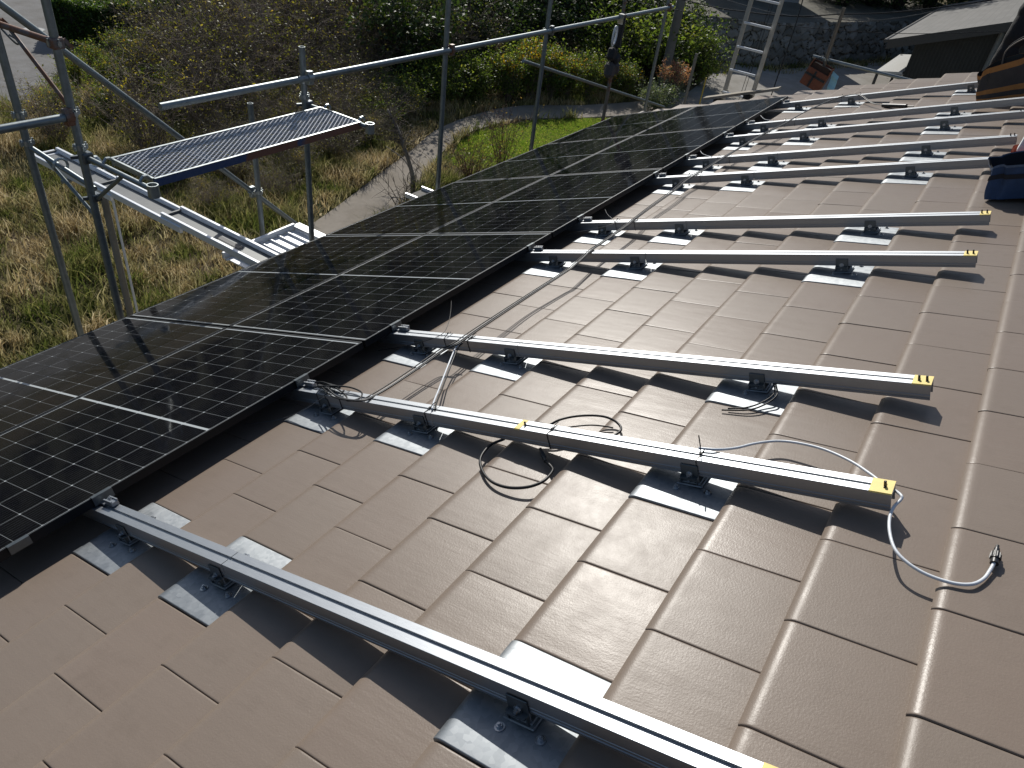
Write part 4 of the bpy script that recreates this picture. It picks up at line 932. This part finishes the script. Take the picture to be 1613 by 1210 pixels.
m = MB(); m.cyl((.42, -3.08, 0), (.42, -3.08, zE + .8), .085, 10); m.build("downpipe", mat_plain("grey_downpipe", (.16, .165, .16), .5), t)
m = MB(); m.add([(.3, .05, zE - 1.05), (5.2, .10, zE - 1.12), (5.2, -.78, zE - .95), (.3, -.78, zE - .90), (.3, .05, zE - 1.13), (5.2, .10, zE - 1.20), (5.2, -.78, zE - 1.03), (.3, -.78, zE - .98)], [(0, 1, 2, 3), (4, 7, 6, 5), (0, 4, 5, 1), (0, 3, 7, 4)]); m.build("porch_roof", mat_plain("pale_sheet", (.42, .42, .40), .5), t)
for x in (.45, 4.9): m = MB(); m.cyl((x, .0, 0), (x, .0, zE - 1.08), .05, 8); m.build("porch_post", FAS, t)
t = thing("garden_trellis", "small white frame at the foot of the grey house behind the tiles", "frame", None, (23.5, .42, GZ)); m = MB()
for a, b in (((0, 0, 0), (0, .16, .95)), ((0, -.5, 0), (0, -.36, .85)), ((0, .16, .95), (0, -.36, .85)), ((0, .08, .5), (0, -.43, .42))): m.obox(a, b, .05, .05)
m.build("frame", WHT, t)

# overhead wires
for lab, pts, rr in (("dark overhead wire sagging in front of the white building", [(18, 9.5, -.75), (18, 5.37, -.82), (18, 4.24, -.78), (18, 2.93, -.64), (18, 1.93, -.4), (18, 0, .1), (18, -5, 1.9)], .014), ("thin dark overhead wire below the thicker one over the stone wall", [(18.3, 9.5, -1.2), (18.3, 5.4, -1.1), (18.3, 3.0, -.9), (18.3, 0, -.45), (18.3, -4, .6)], .007), ("pale overhead wire slanting across the dark trees at the right", [(18, 5.5, -.55), (18, 3.5, -.66), (18, 2.3, -.55), (18, .8, -.28), (18, -1.3, .6)], .010)):
    tag(MB().tube(spline(pts), rr, 6).build("overhead_wire", CABLE if 'dark' in lab[:10] else CABLEG), lab, "wire")
t = thing("utility_pole", "thick grey concrete pole behind the corner scaffold post", "pole", None, (22.9, 7.75, GZ)); m = MB(); m.cyl((0, 0, 0), (0, 0, 7.5), .155, 16, .12); m.build("shaft", mat_stone("pole_concrete", (.13, .125, .115), (.22, .21, .19), 9, .9, .2), t, smooth=40)
m = MB(); m.obox((-.6, 0, 6.4), (.6, 0, 6.4), .08, .08); m.build("cross_arm", CLAMPM, t)
t = thing("marker_stake", "thin yellow stake by the road before the green bush", "stake", None, (21.9, 5.95, GZ)); m = MB(); m.cyl((0, 0, 0), (0, 0, 1.15), .022, 8); m.build("rod", mat_plain("yellow_paint", (.5, .34, .04), .5), t)

# ------------------------------------------------------------------ vegetation
L_OLIVE = mat_leaf("olive_leaves", [(0, (.05, .06, .014)), (.35, (.10, .11, .022)), (.7, (.18, .16, .03)), (1, (.30, .22, .04))], .55)
L_DARK = mat_leaf("dark_leaves", [(0, (.014, .028, .010)), (.6, (.030, .055, .016)), (1, (.075, .10, .025))], .35, .55)
L_BRIGHT = mat_leaf("bright_leaves", [(0, (.04, .072, .016)), (.5, (.085, .125, .026)), (.85, (.15, .18, .04)), (1, (.22, .21, .05))], .55)
L_BROWN = mat_leaf("brown_leaves", [(0, (.07, .045, .022)), (.5, (.13, .085, .04)), (.8, (.16, .13, .04)), (1, (.12, .15, .03))], .45)
L_MIX = mat_leaf("autumn_leaves", [(0, (.06, .045, .02)), (.3, (.075, .085, .022)), (.6, (.11, .12, .026)), (.85, (.16, .14, .04)), (1, (.16, .10, .04))], .5)
L_GOLD = mat_leaf("goldenrod_flowers", [(0, (.30, .17, .015)), (1, (.45, .28, .02))], .4)
L_RED = mat_leaf("red_plumes", [(0, (.20, .085, .07)), (.6, (.30, .15, .12)), (1, (.36, .24, .19))], .45)
L_GREY = mat_leaf("grey_green_leaves", [(0, (.05, .075, .04)), (1, (.13, .16, .10))], .35)
TWIG = mat_plain("twig_bark", (.20, .16, .125), .9, 0, .4, 8); TWIG_D = mat_plain("dark_bark", (.035, .028, .022), .9, 0, .4, 8); TWIG_R = mat_plain("reddish_twigs", (.10, .05, .038), .9, 0, .35, 8); TWIG_P = mat_plain("pale_bark", (.20, .18, .155), .9, 0, .3, 8)

def twigs_np(starts, dirs, lens, r0, r, seg=4, bend=.5, droop=0.0):
    """3-sided tapering curved twigs -> V, Q, point samples"""
    n = len(starts); P = starts.copy(); d = dirs / np.linalg.norm(dirs, axis=1, keepdims=True); rings = []; smp = []
    for k in range(seg + 1):
        rad = r0 * (1 - .8 * k / seg)
        a = np.cross(d, np.array([.31, .17, .93])); a /= np.linalg.norm(a, axis=1, keepdims=True) + 1e-9; b = np.cross(d, a)
        ring = [P + (a * math.cos(t) + b * math.sin(t)) * (rad[:, None] if hasattr(rad, 'shape') and rad.shape else rad) for t in (0, 2.094, 4.189)]
        rings.append(np.stack(ring, 1)); smp.append(P.copy())
        P = P + d * (lens / seg)[:, None]; d = d + r.normal(0, bend / seg, (n, 3)); d[:, 2] -= droop / seg; d /= np.linalg.norm(d, axis=1, keepdims=True)
    A = np.stack(rings, 1).reshape(n, (seg + 1) * 3, 3); V = A.reshape(-1, 3); q = []
    for k in range(seg):
        for t in range(3): q.append([k * 3 + t, k * 3 + (t + 1) % 3, k * 3 + 3 + (t + 1) % 3, k * 3 + 3 + t])
    q = np.array(q); Q = (np.arange(n)[:, None, None] * (seg + 1) * 3 + q[None]).reshape(-1, 4)
    return V, Q, np.stack(smp, 1)
def leaves_np(c, size, r, flat=.5, aspect=.55):
    n = len(c); nz = r.normal(0, 1, (n, 3)); nz[:, 2] = np.abs(nz[:, 2]) + flat; nz /= np.linalg.norm(nz, axis=1, keepdims=True)
    t = r.normal(0, 1, (n, 3)); a = np.cross(nz, t); a /= np.linalg.norm(a, axis=1, keepdims=True); b = np.cross(nz, a)
    s = size * r.uniform(.6, 1.35, n)[:, None]
    V = np.stack([c - a * s, c + b * s * aspect + nz * s * .15, c + a * s, c - b * s * aspect + nz * s * .15], 1).reshape(-1, 3)
    return V, np.arange(n * 4).reshape(n, 4)
def make_shrub(name, seed, h, rad, nst, nt2, nleaf, lsz, lmat, tmat, upright=.8, clump=.16, core=.0, r0=.016, flat=.4, extra=None, jit=.05):
    """returns an Empty (unit placed later) with children branches and foliage"""
    r = np.random.default_rng(seed); t = thing(name, "x", "shrub", None)
    st = np.zeros((nst, 3)); an = r.uniform(0, 6.28, nst); st[:, 0] = np.cos(an) * rad * .14 * r.random(nst); st[:, 1] = np.sin(an) * rad * .14 * r.random(nst)
    out = r.uniform(.1, 1, nst); d = np.stack([np.cos(an) * out * rad / h, np.sin(an) * out * rad / h, np.full(nst, upright)], 1)
    ln = h * r.uniform(.7, 1.08, nst) / 1.0
    V1, Q1, S1 = twigs_np(st, d, ln, r0, r, 6, .55, .12)
    idx = r.integers(0, nst, nt2); kk = r.integers(2, 7, nt2); p2 = S1[idx, kk]
    d2 = r.normal(0, .75, (nt2, 3)); d2[:, 2] += .35; d2[:, :2] += (p2[:, :2]) / rad * .8
    V2, Q2, S2 = twigs_np(p2, d2, h * r.uniform(.12, .34, nt2), r0 * .42, r, 3, .7, .1)
    mesh_np("branches", np.vstack([V1, V2]), np.vstack([Q1, Q2 + len(V1)]), tmat, None, t)
    if nleaf:
        a = r.integers(0, nt2, nleaf); b = r.integers(1, 4, nleaf); c = S2[a, b] + r.normal(0, jit, (nleaf, 3))
        # clumps: thin out some directions to leave gaps
        g = np.sin(c[:, 0] * 5.1 / rad + seed) * np.sin(c[:, 1] * 4.3 / rad + 1.3 * seed) * np.sin(c[:, 2] * 4.7 / h * 1.5 + seed * .7)
        keep = g > -clump; c = c[keep]
        VL, QL = leaves_np(c, lsz, r, flat); cl = .5 + .28 * np.sin(c[:, 0] * 3.1 + seed) * np.sin(c[:, 2] * 2.7) + r.normal(0, .22, len(c))
        mesh_np("foliage", VL, QL, lmat, np.clip(cl, 0, .999), t)
    if extra: extra(t, r, S1, S2)
    return t
def flowers(mat, nfl, sz, asp=.55):
    def f(t, r, S1, S2):
        n = len(S1); i = r.integers(0, n, nfl); c = S1[i, 6] * (1 - r.uniform(0, .16, nfl)[:, None]) + S1[i, 5] * 0 + r.normal(0, .05, (nfl, 3)); c[:, 2] += .02
        VL, QL = leaves_np(c, sz, r, .2, asp); mesh_np("flowers", VL, QL, mat, r.random(nfl), t)['kind'] = 'stuff'
    return f
PROTO = {}
def proto(kind, var):
    k = (kind, var)
    if k in PROTO: return None
    s = 11 + var * 7
    if kind == 'twiggy': t = make_shrub("twiggy_shrub", s, 2.4, 1.5, 60, 800, 800, .038, L_OLIVE, TWIG, .9, 1, r0=.013)
    elif kind == 'bramble': t = make_shrub("bramble_shrub", s + 100, 2.5, 2.0, 95, 1800, 2600, .038, L_MIX if var else L_OLIVE, TWIG, .8, .25, r0=.012)
    elif kind == 'dark': t = make_shrub("dark_shrub", s + 200, 3.0, 1.9, 50, 900, 6500, .072, L_DARK, TWIG_D, 1.0, .2, jit=.12)
    elif kind == 'leafy': t = make_shrub("leafy_shrub", s + 300, 2.0, 1.7, 60, 900, 5200, .060, L_BRIGHT, TWIG_D, .9, .28, jit=.09)
    elif kind == 'weed': t = make_shrub("tall_weed", s + 400, 1.5, .9, 70, 500, 2600, .045, L_BRIGHT, TWIG, 1.8, .5, r0=.008, jit=.04, extra=flowers(L_GOLD, 420 if var else 120, .04))
    elif kind == 'tree': t = make_shrub("background_tree", s + 500, 7.5, 3.2, 26, 1100, 15000, .16, L_DARK, TWIG_D, 1.5, .22, r0=.09, jit=.28)
    PROTO[k] = t; return t
def place(kind, var, x, y, sc, label, group=None, cat=None, sz=None, z=GZ):
    t = proto(kind, var)
    if t is None: t = copy_tree(PROTO[(kind, var)])
    t.location = (x, y, z); t.rotation_euler = (0, 0, random.uniform(0, 6.28)); t.scale = (sc, sc, sc * (sz or random.uniform(.9, 1.1)))
    t['label'] = label
    if cat: t['category'] = cat
    if group: t['group'] = group
    return t
place('twiggy', 0, 6.9, 12.75, .86, "bare twiggy shrub with yellowing leaves left of the mesh deck")
place('twiggy', 1, 8.7, 13.2, .78, "twiggy shrub with few leaves behind the mesh deck")
place('twiggy', 0, 5.9, 14.6, .62, "low twiggy shrub between the two left posts by the road")
G1 = "brown brambles of the thicket"; lab1 = "tangled brown bramble with thin twigs in the thicket above the deck"
for x, y, s, v in ((10.2, 14.4, .95, 1), (11.6, 15.3, 1.05, 0), (9.6, 16.2, .8, 0), (11.3, 17.0, 1.05, 1), (13.0, 17.3, 1.15, 0), (13.3, 15.4, 1.05, 1), (14.6, 16.3, 1.2, 0), (12.4, 13.3, .7, 1), (15.2, 18.2, 1.35, 1), (16.4, 15.2, 1.2, 1), (17.3, 17.0, 1.4, 0), (14.6, 13.9, .85, 1), (18.7, 15.6, 1.35, 1), (17.4, 13.4, 1.0, 1), (10.0, 12.9, .55, 1)): place('bramble', v, x, y, s, lab1, G1)
G1b = "low scrub in the meadow"; lab1b = "low brown scrub in the meadow beyond the scaffold"
for x, y, s_, v in ((9.0, 11.2, .36, 1), (9.9, 11.9, .42, 0), (10.8, 11.2, .36, 1), (11.6, 11.9, .45, 0), (10.2, 10.4, .30, 1), (11.4, 10.6, .32, 0), (12.6, 12.0, .45, 1), (8.2, 11.8, .34, 0), (7.5, 10.9, .28, 1), (8.7, 10.2, .26, 0), (12.9, 11.2, .36, 0), (6.6, 11.4, .28, 0), (7.6, 9.6, .24, 1), (6.2, 9.9, .22, 0)): place('bramble', v, x, y, s_ * 1.35, lab1b, G1b, sz=.85)
G2 = "dark evergreen shrubs at the back"; lab2 = "dark evergreen shrub at the back of the thicket"
for x, y, s in ((14.5, 20.0, 1.2), (16.6, 20.6, 1.35), (18.6, 19.0, 1.4), (20.6, 17.4, 1.4), (20.4, 14.6, 1.15), (22.4, 15.6, 1.4), (22.8, 13.0, 1.25), (24.8, 13.8, 1.45), (26.6, 12.6, 1.35), (25.0, 11.4, 1.05), (27.8, 10.9, 1.15), (19.0, 13.2, 1.0), (21.2, 12.2, 1.0)): place('dark', int(x * 10) % 2, x, y, s * .80, lab2, G2)
G3 = "green bushes along the concrete path"; lab3 = "low bright green bush beside the concrete path"
for x, y, s in ((13.8, 11.5, .55), (15.3, 11.6, .62), (16.7, 11.3, .62), (18.0, 10.7, .68), (19.3, 10.1, .62), (12.3, 11.1, .42), (21.7, 9.4, .62), (16.0, 12.4, .7)): place('leafy', int(x * 10) % 2, x, y, s, lab3, G3, sz=1.0)
G4 = "goldenrod stems by the lawn"; lab4 = "tall goldenrod weed with yellow tops behind the lawn"
for x, y, s, v in ((17.5, 10.5, .9, 1), (18.3, 10.2, 1.0, 1), (18.9, 9.8, 1.0, 1), (19.6, 9.6, .9, 1), (20.3, 9.2, .85, 0), (20.9, 8.8, .8, 1), (21.4, 8.4, .75, 0), (19.0, 10.7, 1.1, 1)): place('weed', v, x, y, s * .9, lab4, G4, "weed")
G4b = "weeds among the dry grass"; lab4b = "upright green weed in the dry grass left of the brambles"
for x, y, s, v in ((7.6, 15.2, .6, 0), (8.4, 16.6, .6, 0), (9.0, 15.0, .65, 0), (7.2, 16.4, .5, 0), (9.9, 17.2, .6, 0), (6.6, 15.6, .5, 0), (10.9, 13.6, .6, 0), (8.3, 17.8, .5, 0), (9.3, 18.7, .55, 0), (10.5, 19.4, .6, 0), (11.4, 18.9, .6, 0), (10.2, 18.2, .6, 0), (9.2, 17.4, .55, 0)): place('weed', v, x, y, s, lab4b, G4b, "weed")
place('leafy', 0, 24.6, 8.9, 1.15, "large bright green bush to the right of the hanging tool belts")
place('leafy', 1, 23.4, 10.0, 1.05, "broad green bush behind the hanging tool belts")
place('dark', 0, 26.6, 9.5, .85, "dark green bush at the left end of the stone wall")
place('leafy', 1, 25.6, 7.75, .82, "rounded green bush at the road edge behind the short dark post")
place('leafy', 0, 27.9, 8.9, .70, "small green bush in front of the stone wall's left end")
place('dark', 1, 15.6, 12.9, .98, "dense dark little tree with a thick trunk right of the deck", cat="tree")
t = make_shrub("pampas_clump", 77, 1.25, .75, 90, 300, 900, .035, L_GREY, TWIG, 1.4, 1, r0=.006, jit=.03, extra=flowers(L_RED, 800, .07, .16)); t.location = (22.2, 7.15, GZ); t['label'] = "clump of reddish plume grass left of the short dark post"; t['category'] = "plant"
t = make_shrub("silvery_shrub", 78, .9, .8, 50, 500, 2600, .035, L_GREY, TWIG, .9, 1, r0=.007, jit=.05); t.location = (20.9, 6.95, GZ); t['label'] = "low silvery green shrub below the reddish plume grass"
# bare small tree with a pale trunk
t = thing("bare_tree", "small bare tree with a pale trunk beside the concrete path", "tree", None, (9.9, 7.85, GZ))
r = np.random.default_rng(5); m = MB(); tr = spline([(0, 0, -.0), (.02, .06, .4), (-.02, .28, .95), (.1, .55, 1.2), (.25, 1.0, 1.5)]); m.tube(tr, .055, 8, True, .025); m.tube(spline([(-.02, .28, .9), (-.25, .05, 1.2), (-.4, -.2, 1.5)]), .03, 7, True, .012); m.tube(spline([(.0, .1, .5), (.15, .45, .6), (.1, .9, .75)]), .02, 6, True, .008); m.build("trunk", TWIG_P, t, smooth='all')
st = np.array([tr[int(i)][:] for i in r.integers(14, len(tr) - 1, 110)]); dd = r.normal(0, .8, (110, 3)); dd[:, 2] += .3; dd[:, 1] += .25
V1, Q1, S1 = twigs_np(st, dd, r.uniform(.35, .95, 110), .007, r, 5, .9, .1); st2 = S1[r.integers(0, 110, 200), r.integers(1, 5, 200)]; V2, Q2, _ = twigs_np(st2, r.normal(0, 1, (200, 3)), r.uniform(.12, .4, 200), .0035, r, 3, .8)
mesh_np("twigs", np.vstack([V1, V2]), np.vstack([Q1, Q2 + len(V1)]), mat_plain("grey_twigs", (.11, .09, .07), .9, 0, .3, 8), None, t)
t = make_shrub("bare_shrub", 81, 1.4, 1.0, 22, 200, 0, .03, L_BROWN, TWIG_D, 1.0, 1, r0=.012); t.location = (8.6, 6.75, GZ); t['label'] = "leafless dark shrub between the deck's far post and the bare tree"
t = make_shrub("red_twig_shrub", 82, 1.0, .9, 46, 520, 260, .026, L_BROWN, TWIG_R, 1.1, .6, r0=.008); t.location = (11.4, 7.35, GZ); t['label'] = "reddish twig shrub behind the third scaffold post"
t = make_shrub("red_twig_shrub", 83, 1.5, .8, 26, 260, 120, .03, L_BROWN, TWIG_R, 1.4, 1, r0=.009); t.location = (12.6, 7.3, GZ); t['label'] = "thin reddish shrub standing at the near end of the lawn"
G5 = "trees on the terrace"; lab5 = "dark tree on the terrace behind the stone wall"
for x, y, s in ((46.5, 6.3, .95), (49.0, 3.6, 1.0), (53.0, 1.5, 1.1), (44.5, 4.4, .55), (58, -1.5, 1.2), (56, 6, 1.2)): place('tree', 0, x, y, s, lab5, G5, "tree", z=-2.9)
G7 = "shrubs along the terrace edge"; lab7 = "dark shrub on the terrace above the stone wall"
for x, y, s_ in ((41.5, 6.6, .9), (43.5, 5.6, 1.0), (45.5, 4.6, 1.1), (47.5, 3.4, 1.0), (42.6, 8.0, .8), (49.5, 2.4, 1.0), (44.8, 7.2, 1.1)): place('dark', int(x) % 2, x, y, s_, lab7, G7, z=-2.95)
G6 = "trees behind the thicket"; lab6 = "tall dark tree behind the thicket at the top edge"
for x, y, s, v in ((22.5, 23.5, .6, 1), (26.5, 20.5, .6, 0), (29.5, 17.5, .58, 1), (32.0, 14.6, .5, 0), (18.5, 26.0, .6, 0)): place('tree', v, x, y, s, lab6, G6, "tree")

# hedge
t = thing("clipped_hedge", "dark clipped hedge beside the asphalt road", "hedge", None, (0, 0, GZ))
h0, h1 = Vector((10.4, 22.3, 0)), Vector((15.2, 18.9, 0)); hx = (h1 - h0).normalized(); hy = Vector((-hx.y, hx.x, 0)); 
if hy.dot(Vector((1, 1, 0))) < 0: hy = -hy
L = (h1 - h0).length; Wd, Hh = 1.35, 1.0
m = MB(); m.obox(h0 + hy * Wd / 2 + Vector((0, 0, Hh / 2 - .04)), h1 + hy * Wd / 2 + Vector((0, 0, Hh / 2 - .04)), Wd - .12, Hh - .08); m.build("stems", TWIG_D, t)
r = np.random.default_rng(9); n = 26000; u = r.random(n) * L; a = r.random(n); fside = r.random(n) < .52
yy = np.where(fside, r.normal(.0, .045, n), r.random(n) * Wd); zz = np.where(fside, r.random(n) * Hh, Hh + r.normal(0, .05, n)); bk_ = r.random(n) < .12; yy = np.where(bk_ & fside, Wd + r.normal(0, .04, n), yy)
u = np.where(r.random(n) < .06, r.normal(0, .05, n), u)
wv = .06 * np.sin(u * 4) + .04 * np.sin(u * 9 + zz * 5); c = np.array(h0[:])[None] + np.outer(u, np.array(hx[:])) + np.outer(yy + wv * fside, np.array(hy[:])); c[:, 2] += zz + (~fside) * wv
VL, QL = leaves_np(c, .05, r, .3); mesh_np("foliage", VL, QL, mat_leaf("hedge_leaves", [(0, (.025, .05, .012)), (.6, (.05, .09, .02)), (1, (.10, .15, .03))], .45, .5), np.clip(r.normal(.5, .25, n), 0, .99), t)

# grass
GRS = NT("grass_blades", .7, spec=.2); p = GRS.geo(); pn = GRS.ramp(GRS.noise(p, .9, 4, .6), [(.41, (0, 0, 0)), (.58, (1, 1, 1))]); rr_ = GRS.attr()
dryc = GRS.ramp(rr_, [(0, (.27, .195, .09)), (.5, (.50, .39, .20)), (1, (.68, .58, .38))]); grc = GRS.ramp(rr_, [(0, (.06, .085, .018)), (.6, (.15, .18, .04)), (1, (.33, .31, .10))])
gc = GRS.mix(pn, dryc, grc); GRS.base(gc); tl = GRS.n("ShaderNodeBsdfTranslucent"); GRS.l(gc, tl.inputs[0]); mx = GRS.n("ShaderNodeMixShader"); mx.inputs[0].default_value = .45; GRS.l(GRS.b.outputs[0], mx.inputs[1]); GRS.l(tl.outputs[0], mx.inputs[2]); GRS.l(mx.outputs[0], GRS.out.inputs[0])
LAWN = mat_leaf("lawn_blades", [(0, (.06, .115, .02)), (.6, (.115, .185, .036)), (.9, (.21, .235, .07)), (1, (.28, .25, .12))], .55, .6)
def inside(x, y, poly):
    c = np.zeros(len(x), bool); n = len(poly)
    for i in range(n):
        x0, y0 = poly[i]; x1, y1 = poly[(i + 1) % n]
        k = ((y0 > y) != (y1 > y)) & (x < (x1 - x0) * (y - y0) / (y1 - y0 + 1e-12) + x0); c ^= k
    return c
PATHP = Lp + Rp[::-1]; ROADP = [(-14, 24), (-3, 20.4), (5.9, 17.6), (6.9, 17.4), (8.0, 18.4), (9.0, 19.7), (10.3, 22.0), (12.5, 26.5), (15, 32), (24, 44), (-14, 60)]
LAWNP = [(12.0, 8.45), (13.2, 9.1), (14.3, 9.36), (16.3, 9.1), (18.5, 7.8), (20.4, 6.9), (19.5, 5.2), (13.0, 6.3), (11.6, 7.3)]
def grass(name, n, box, polys_out, poly_in, hr, wd, mat, seed, tuft=0):
    r = np.random.default_rng(seed); x = r.uniform(box[0], box[1], n); y = r.uniform(box[2], box[3], n)
    if tuft: 
        k = r.integers(0, tuft, n); cx = r.uniform(box[0], box[1], tuft); cy = r.uniform(box[2], box[3], tuft); s = r.random(n) < .6
        x = np.where(s, cx[k] + r.normal(0, .11, n), x); y = np.where(s, cy[k] + r.normal(0, .11, n), y)
    k = np.ones(n, bool)
    for P_ in polys_out: k &= ~inside(x, y, P_)
    if poly_in: k &= inside(x, y, poly_in)
    x, y = x[k], y[k]; n = len(x); a = r.uniform(0, 6.28, n); h = r.uniform(hr[0], hr[1], n) * (.7 + .6 * (np.sin(x * 1.7) * np.sin(y * 1.3) > 0)); ln = r.uniform(.1, 1.1, n) * h; b = r.uniform(0, 6.28, n)
    c = np.stack([x, y, np.full(n, GZ)], 1); w = np.stack([np.cos(a), np.sin(a), np.zeros(n)], 1) * (wd * r.uniform(.6, 1.3, n))[:, None]; l = np.stack([np.cos(b) * ln, np.sin(b) * ln, h], 1); mid = c + l * np.array([.35, .35, .62])
    V = np.stack([c - w, c + w, mid + w * .7, mid - w * .7, c + l], 1).reshape(-1, 3); i = np.arange(n)[:, None] * 5
    T = np.vstack([i + np.array([[0, 1, 2]]), i + np.array([[0, 2, 3]]), i + np.array([[3, 2, 4]])]); at = r.random(n)
    return tag(mesh_np(name, V, T, mat, np.concatenate([at, at, at])), kind="stuff")
tag(grass("meadow_grass", 115000, (-1.5, 12.0, 4.5, 20.5), [PATHP, ROADP], None, (.10, .36), .011, GRS.m, 21, 1500), "dry and green meadow grass left of the house", "grass")
tag(grass("meadow_grass", 60000, (9, 24, 8.2, 17.5), [PATHP, ROADP, LAWNP], None, (.08, .30), .012, GRS.m, 22, 700), "rough grass and litter under the thicket", "grass")
tag(grass("lawn_grass", 100000, (11.4, 20.5, 5.1, 9.5), [PATHP], LAWNP, (.02, .055), .009, LAWN, 23), "short bright lawn grass beyond the concrete path", "grass")
tag(grass("verge_grass", 9000, (28, 40, 2.0, 8.5), [[(18, 3.5), (20.5, 6.0), (24, 7.2), (27.5, 7.0), (30.0, 7.5), (31.0, 5.7), (35.4, 4.2), (40, 2.3), (60, -5.0), (60, -14), (30, -9), (19, 0)]], None, (.05, .22), .018, GRS.m, 24), "thin grass verge at the foot of the stone wall", "grass")
